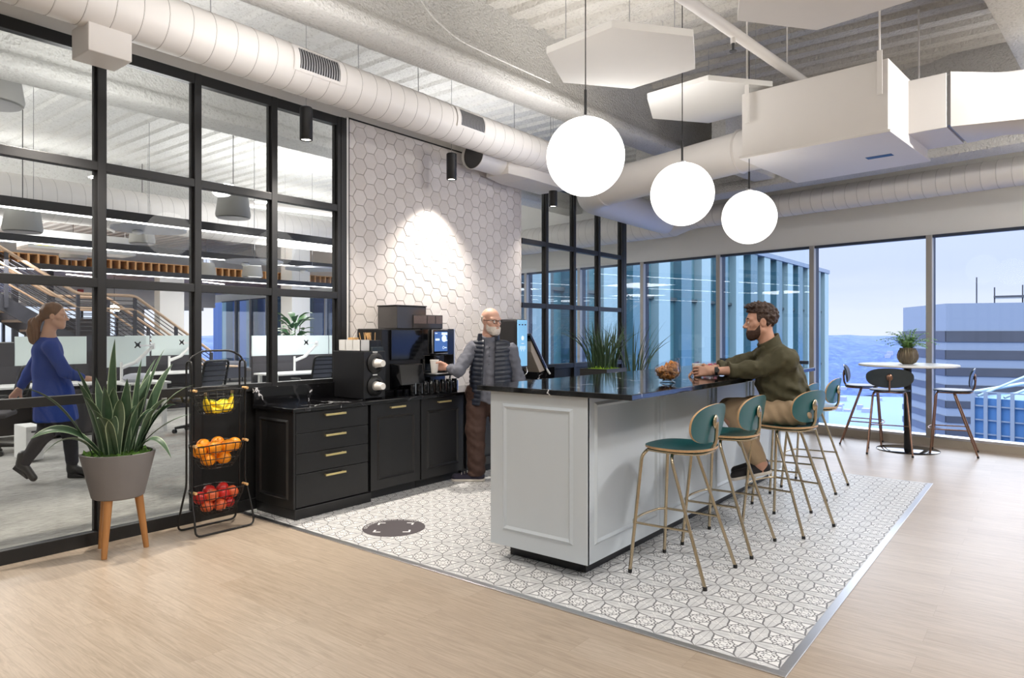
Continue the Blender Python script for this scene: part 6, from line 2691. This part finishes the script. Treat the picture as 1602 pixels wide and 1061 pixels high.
# ------------------------------------------------------------ man on the bar stool
def seated_man():
    B = Flesh()
    hs = 1.06
    HT = frame((-.172, .02, 1.522), (-.965, .20, -.06), (-.05, 0, 1))
    B.add(lambda P: head_fn(P, jaw=1.0, smile=1), (-.14, -.11, -.22), (.14, .11, .14), .0045, 0, scaled(HT, hs))
    limb(B, [(-.115, .02, 1.36, .055), (-.05, .03, 1.2, .10), (.02, .03, 1.0, .11), (.04, .03, .86, .12)], .014)
    SL, EL, WL = (-.055, -.155, 1.245), (-.255, -.055, 1.172), (-.530, .050, 1.152)
    SR, ER, WR = (-.10, .20, 1.245), (-.31, .29, 1.172), (-.53, .22, 1.152)
    limb(B, [(*EL, .040), (-.36, -.02, 1.160, .040), (*WL, .027)], .007)
    add_hand(B, frame(WL, (-1, .28, -.02), (-.25, -1, .25)), curl=(.45, .6, .5), flip=-1, thumb=.75, h=.003)
    limb(B, [(*ER, .040), (*WR, .027)], .009)
    add_hand(B, frame(WR, (-1, -.35, -.02), (.2, .6, 1)), h=.004, curl=(.3, .35, .3), thumb=.3)
    limb(B, [(.02, -.07, .84, .09), (-.37, .12, .825, .065), (-.155, .06, .45, .042), (-.145, .06, .40, .036)], .010)
    limb(B, [(.0, .12, .84, .09), (-.34, .29, .825, .065), (-.115, .20, .46, .042), (-.105, .20, .42, .036)], .010)
    body = place(B.build('person', 'skin2'), (5.27, 1.548, .004))
    tag(body, 'bearded man in an olive shirt and khaki trousers sitting on a teal stool', 'person')
    eyes(body, HT, hs)
    F = Flesh()
    def hair(P):
        x, y, z = P[..., 0], P[..., 1], P[..., 2]
        d = el(P, (-.014, 0, .044), (.108, .086, .098))
        d = smin(d, el(P, (.035, 0, .112), (.062, .058, .030)), .03)
        d = d - .007 * wob(P, 95, 1) - .006 * wob(P, 160, 4)
        lim = np.where(x > .02, .060 - z + .35 * np.maximum(0, .06 - x), -.02 - z)      # hairline
        low = np.maximum(x - .02, -(z + .055))
        side = smax(.055 + .15 * (x - .02) - z, -(0.028 - x) * 1.0, .01)
        d1 = smax(d, .062 - z + .12 * np.maximum(0, x), .008)
        d2 = smax(d, np.maximum(x + .012 + .25 * np.minimum(0, z), -.060 - z), .008)
        d3 = smax(el(P * np.array([1, 1, 1]), (-.014, 0, .03), (.102, .081, .10)), np.maximum(np.maximum(x - .036, -.004 - z), z - .09), .006)
        return np.minimum(np.minimum(d1, d2), d3)
    F.add(hair, (-.15, -.12, -.08), (.14, .12, .175), .0045, 0, scaled(HT, hs))
    F.build('hair', 'hair_brown', body)
    F = Flesh()
    def beard(P):
        base = head_fn(P, neck=False) - .0026 - .0045 * np.clip((P[..., 0] - .055) / .03, 0, 1) + .0015 * wob(P, 170, 2)
        A = np.abs(P[..., 1])
        zone = np.maximum(P[..., 2] - (-.052 + 1.25 * np.maximum(0, .050 - P[..., 0])), np.maximum(.014 - P[..., 0], P[..., 2] - .010))
        d = smax(base, zone, .008)
        return smax(d, -el(P, (.100, 0, -.060), (.030, .021, .0085)), .004)
    F.add(beard, (-.02, -.11, -.15), (.15, .11, .03), .0042, 0, scaled(HT, hs))
    F.build('beard', 'beard_brown', body)
    m = MB()
    for sg in (-1, 1):
        m.tube([(.094, sg * .014, .026), (.092, sg * .032, .032), (.079, sg * .050, .026)], [.0038, .0050, .0025], 6)
    g = m.build('eyebrows', 'beard_brown', body)
    g.data.transform(Matrix(scaled(HT, hs).tolist()))
    # shirt
    F = Flesh()
    def shirt(P):
        x, y, z = P[..., 0], P[..., 1], P[..., 2]
        d = chain(P, [(-.100, .022, 1.295, .084), (-.065, .025, 1.21, .130), (-.010, .025, 1.08, .142), (.035, .025, .96, .140), (.055, .025, .84, .150), (.06, .025, .79, .150)], .05)
        d = smin(d, rc(P, SL, SR, .082, .082), .06)
        d = smin(d, el(P, (-.03, .025, 1.08), (.165, .19, .26), np.array([[.9689, 0, -.2474], [0, 1, 0], [.2474, 0, .9689]])), .05)
        d = smin(d, chain(P, [(*SL, .080), (*EL, .064)], .03), .035)
        d = smin(d, chain(P, [(*EL, .064), (-.372, -.013, 1.163, .052), (-.385, -.008, 1.161, .058), (-.41, .003, 1.160, .058)], .02), .02)
        d = smin(d, chain(P, [(*SR, .078), (*ER, .062), (-.43, .255, 1.16, .054)], .03), .035)
        f1 = np.sin(z * 60 + x * 38 + 2.2 * np.sin(y * 14 + x * 9))
        f2 = np.sin(x * 52 - z * 46 + 2.0 * np.sin(y * 16 + z * 12))
        d = d + .010 * f1 * np.clip((1.20 - z) / .25, 0, 1) + .010 * f2 * np.clip((x + .02) / -.08, 0, 1) * np.clip((z - 1.08) / .06, 0, 1) + .007 * wob(P, 24, 3) + .006 * wob(P, 52, 7)
        d = smax(d, .775 - z - .10 * np.clip(-.05 - x, 0, .2), .012)
        d = smax(d, -(x + .42) - 0 * y, .004)
        return d
    F.add(shirt, (-.46, -.32, .74), (.26, .40, 1.43), .0082)
    F.add(lambda P: smax(np.abs(rc(P, (-.100, .022, 1.33), (-.135, .022, 1.46), .082, .072)) - .008, np.maximum(np.maximum(1.31 - P[..., 2], P[..., 2] - 1.398 - .62 * (P[..., 0] + .12)), -(P[..., 0] + .195 - .5 * np.maximum(0, 1.36 - P[..., 2]))), .004),
          (-.26, -.10, 1.29), (.04, .14, 1.52), .0055)
    F.build('shirt', 'olive', body)
    # trousers
    F = Flesh()
    def trousers(P):
        x, y, z = P[..., 0], P[..., 1], P[..., 2]
        d = rc(P, (.045, -.05, .872), (.045, .10, .872), .125, .125)
        d = smin(d, chain(P, [(.03, -.07, .868, .118), (-.36, .12, .842, .082)], .03), .03)
        d = smin(d, chain(P, [(-.36, .12, .842, .080), (-.185, .07, .505, .068)], .03), .02)
        d = smin(d, chain(P, [(.01, .12, .868, .115), (-.33, .29, .842, .080)], .03), .03)
        d = smin(d, chain(P, [(-.33, .29, .842, .078), (-.145, .21, .525, .066)], .03), .02)
        d = d + .006 * np.sin(x * 70 + z * 40 + 2 * np.sin(y * 22)) * np.clip((x + .30) / .25, .15, 1) + .005 * wob(P, 25, 4)
        return smax(d, np.where(x < -.06, -1.0, .765 - z), .006)
    F.add(trousers, (-.50, -.24, .40), (.24, .42, 1.02), .0085)
    F.build('trousers', 'khaki', body)
    u = (.35, 0, 1)
    shoe(body, 'boot', (-.085, .055, .385), (-.360, .105, .316), 'shoe_black', 'sole', up=(.2, 0, 1), high=.105)
    shoe(body, 'boot', (-.045, .195, .395), (-.310, .245, .320), 'shoe_black', 'sole', up=(.2, 0, 1), high=.105)
    # watch
    w = (np.array(WL) - np.array(EL))
    w /= np.linalg.norm(w)
    p = Vector(np.array(WL) - w * .035)
    m = MB()
    m.tube([p - Vector(w) * .013, p + Vector(w) * .013], .0315, 24)
    g = m.build('wrist_watch', 'black_matte', body, smooth=50)
    side = Vector((-.25, -1, .25)).normalized()
    MB().cyl(p + side * .026, p + side * .038, .018, n=20).build('watch_face', 'glossblack', g, smooth=50)
    return body


seated_man()
c = tag(cup_mesh().build('paper_cup', 'paper', smooth=40), 'white paper cup on the island held by the seated man', 'cup')
cx, cy = -.612, .150
c.location = (5.27 + cx * math.cos(YAW) - cy * math.sin(YAW), 1.548 + cx * math.sin(YAW) + cy * math.cos(YAW), IZ)


# ------------------------------------------------------------ woman walking behind the glass
def walking_woman():
    B = Flesh()
    hs = 1.0
    HT = frame((.0, .0, 1.605), (.90, .40, -.04), (.06, 0, 1))
    B.add(lambda P: head_fn(P, jaw=.92), (-.14, -.11, -.22), (.14, .11, .14), .0052, 0, scaled(HT, hs))
    limb(B, [(-.03, -.02, 1.46, .05), (-.06, 0, 1.28, .095), (-.05, 0, 1.06, .10), (-.03, 0, .90, .12)], .014)
    RS, RE, RW = (.06, -.135, 1.305), (.165, -.09, 1.075), (.285, .03, 1.005)
    LS, LE, LW = (-.185, .135, 1.295), (-.285, .06, 1.05), (-.335, .00, .905)
    limb(B, [(*RE, .035), (*RW, .023)], .008)
    add_hand(B, frame(RW, (.85, .5, -.1), (.3, -.3, 1)), curl=(.7, .9, .7), flip=1, h=.004)
    limb(B, [(*LE, .035), (*LW, .023)], .008)
    add_hand(B, frame(LW, (-.45, -.3, -.75), (-.8, .2, .3)), curl=(.7, .9, .7), flip=-1, h=.004)
    limb(B, [(.0, .0, .88, .10), (.03, .17, .50, .055), (.0, .27, .14, .04)], .014)
    limb(B, [(-.07, .08, .88, .10), (-.11, .04, .48, .055), (-.285, .0, .20, .04)], .014)
    body = place(B.build('person', 'skin3'), (2.43, 7.477, 0))
    tag(body, 'woman in a long blue sweater with a ponytail walking behind the glass', 'person')
    eyes(body, HT, hs)
    F = Flesh()
    def hair(P):
        x, y, z = P[..., 0], P[..., 1], P[..., 2]
        d = el(P, (-.016, 0, .040), (.106, .085, .094)) - .003 * wob(P, 60, 2)
        face = np.maximum(.045 + .25 * (.07 - x) - z, .022 - x + .0 * z)          # keep the face free
        d = smax(d, -np.maximum(-(x - .030 - .55 * np.maximum(0, z - .01)), z - .085), .010)
        d = smax(d, -.075 - z, .01)
        d = smin(d, el(P, (-.105, 0, -.020), (.035, .035, .035)), .025)
        tail = chain(P, [(-.115, 0, -.025, .028), (-.155, .0, -.075, .042), (-.165, .0, -.16, .046), (-.150, 0, -.235, .034), (-.135, 0, -.28, .012)], .03)
        tail = tail + .006 * np.sin(np.arctan2(y, x + .15) * 7 + z * 20)
        return smin(d, tail, .015)
    F.add(hair, (-.26, -.12, -.32), (.13, .12, .16), .0058, 0, scaled(HT, hs))
    F.build('hair', 'hair_light', body)
    F = Flesh()
    def sweater(P):
        x, y, z = P[..., 0], P[..., 1], P[..., 2]
        d = chain(P, [(-.045, -.01, 1.375, .070), (-.065, .0, 1.27, .118), (-.055, .0, 1.08, .125), (-.025, .02, .88, .158), (-.01, .04, .62, .185)], .06)
        d = smin(d, rc(P, (.045, -.12, 1.312), (-.17, .125, 1.302), .062, .062), .05)
        d = smin(d, chain(P, [(*RS, .066), (*RE, .054), (.255, .0, 1.02, .040)], .03), .035)
        d = smin(d, chain(P, [(*LS, .064), (*LE, .054), (-.322, .012, .94, .040)], .03), .035)
        d = d + .005 * wob(P, 24, 2) + .006 * np.sin(np.arctan2(y, x) * 8 + z * 5) * np.clip((1.0 - z) / .3, 0, 1)
        return smax(d, .598 - z, .012)
    F.add(sweater, (-.48, -.30, .56), (.42, .34, 1.47), .0095)
    F.build('sweater', 'blue_knit', body)
    F = Flesh()
    def pants(P):
        d = chain(P, [(.0, .0, .86, .115), (.03, .17, .50, .072), (.0, .27, .17, .055)], .03)
        d = smin(d, chain(P, [(-.07, .08, .86, .115), (-.11, .04, .48, .072), (-.285, .0, .21, .055)], .03), .03)
        d = d + .004 * wob(P, 30, 2)
        return d
    F.add(pants, (-.42, -.16, .08), (.20, .42, .96), .010)
    F.build('leggings', 'dark_pants', body)
    def boot(heel, toe, ank, up):
        heel, toe, ank = [np.array(v, float) for v in (heel, toe, ank)]
        T = frame(heel, toe - heel, up)
        L = np.linalg.norm(toe - heel)
        Ti = np.linalg.inv(T)
        a = (Ti @ np.array([*ank, 1]))[:3]
        F = Flesh()
        def fn(P):
            d = rc(P, (.04, 0, .085), (L - .035, 0, .034), .042, .034)
            d = smin(d, rc(P, (.04, 0, .07), a, .045, .050), .03)
            d = smax(d, (.030 - .18 * P[..., 0]) * (P[..., 0] < .16) - P[..., 2], .004)
            return np.maximum(d, -P[..., 2] + .002)
        F.add(fn, (-.06, -.08, -.02), (L + .05, .08, .26), .0065, 0, T)
        F.add(lambda P: np.maximum(np.maximum(np.abs(P[..., 1]) - .032, -P[..., 2]), np.maximum(P[..., 2] - .075 + .40 * P[..., 0], np.maximum(.005 - P[..., 0], P[..., 0] - L + .03))),
              (-.03, -.06, -.02), (L + .03, .06, .10), .0065, 0, T)
        return F.build('ankle_boot', 'boot', body)
    boot((-.045, .27, .004), (.195, .31, .004), (-.01, .265, .21), (0, 0, 1))
    boot((-.385, -.01, .155), (-.205, .02, .004), (-.295, .0, .27), (.75, 0, 1))
    return body


walking_woman()
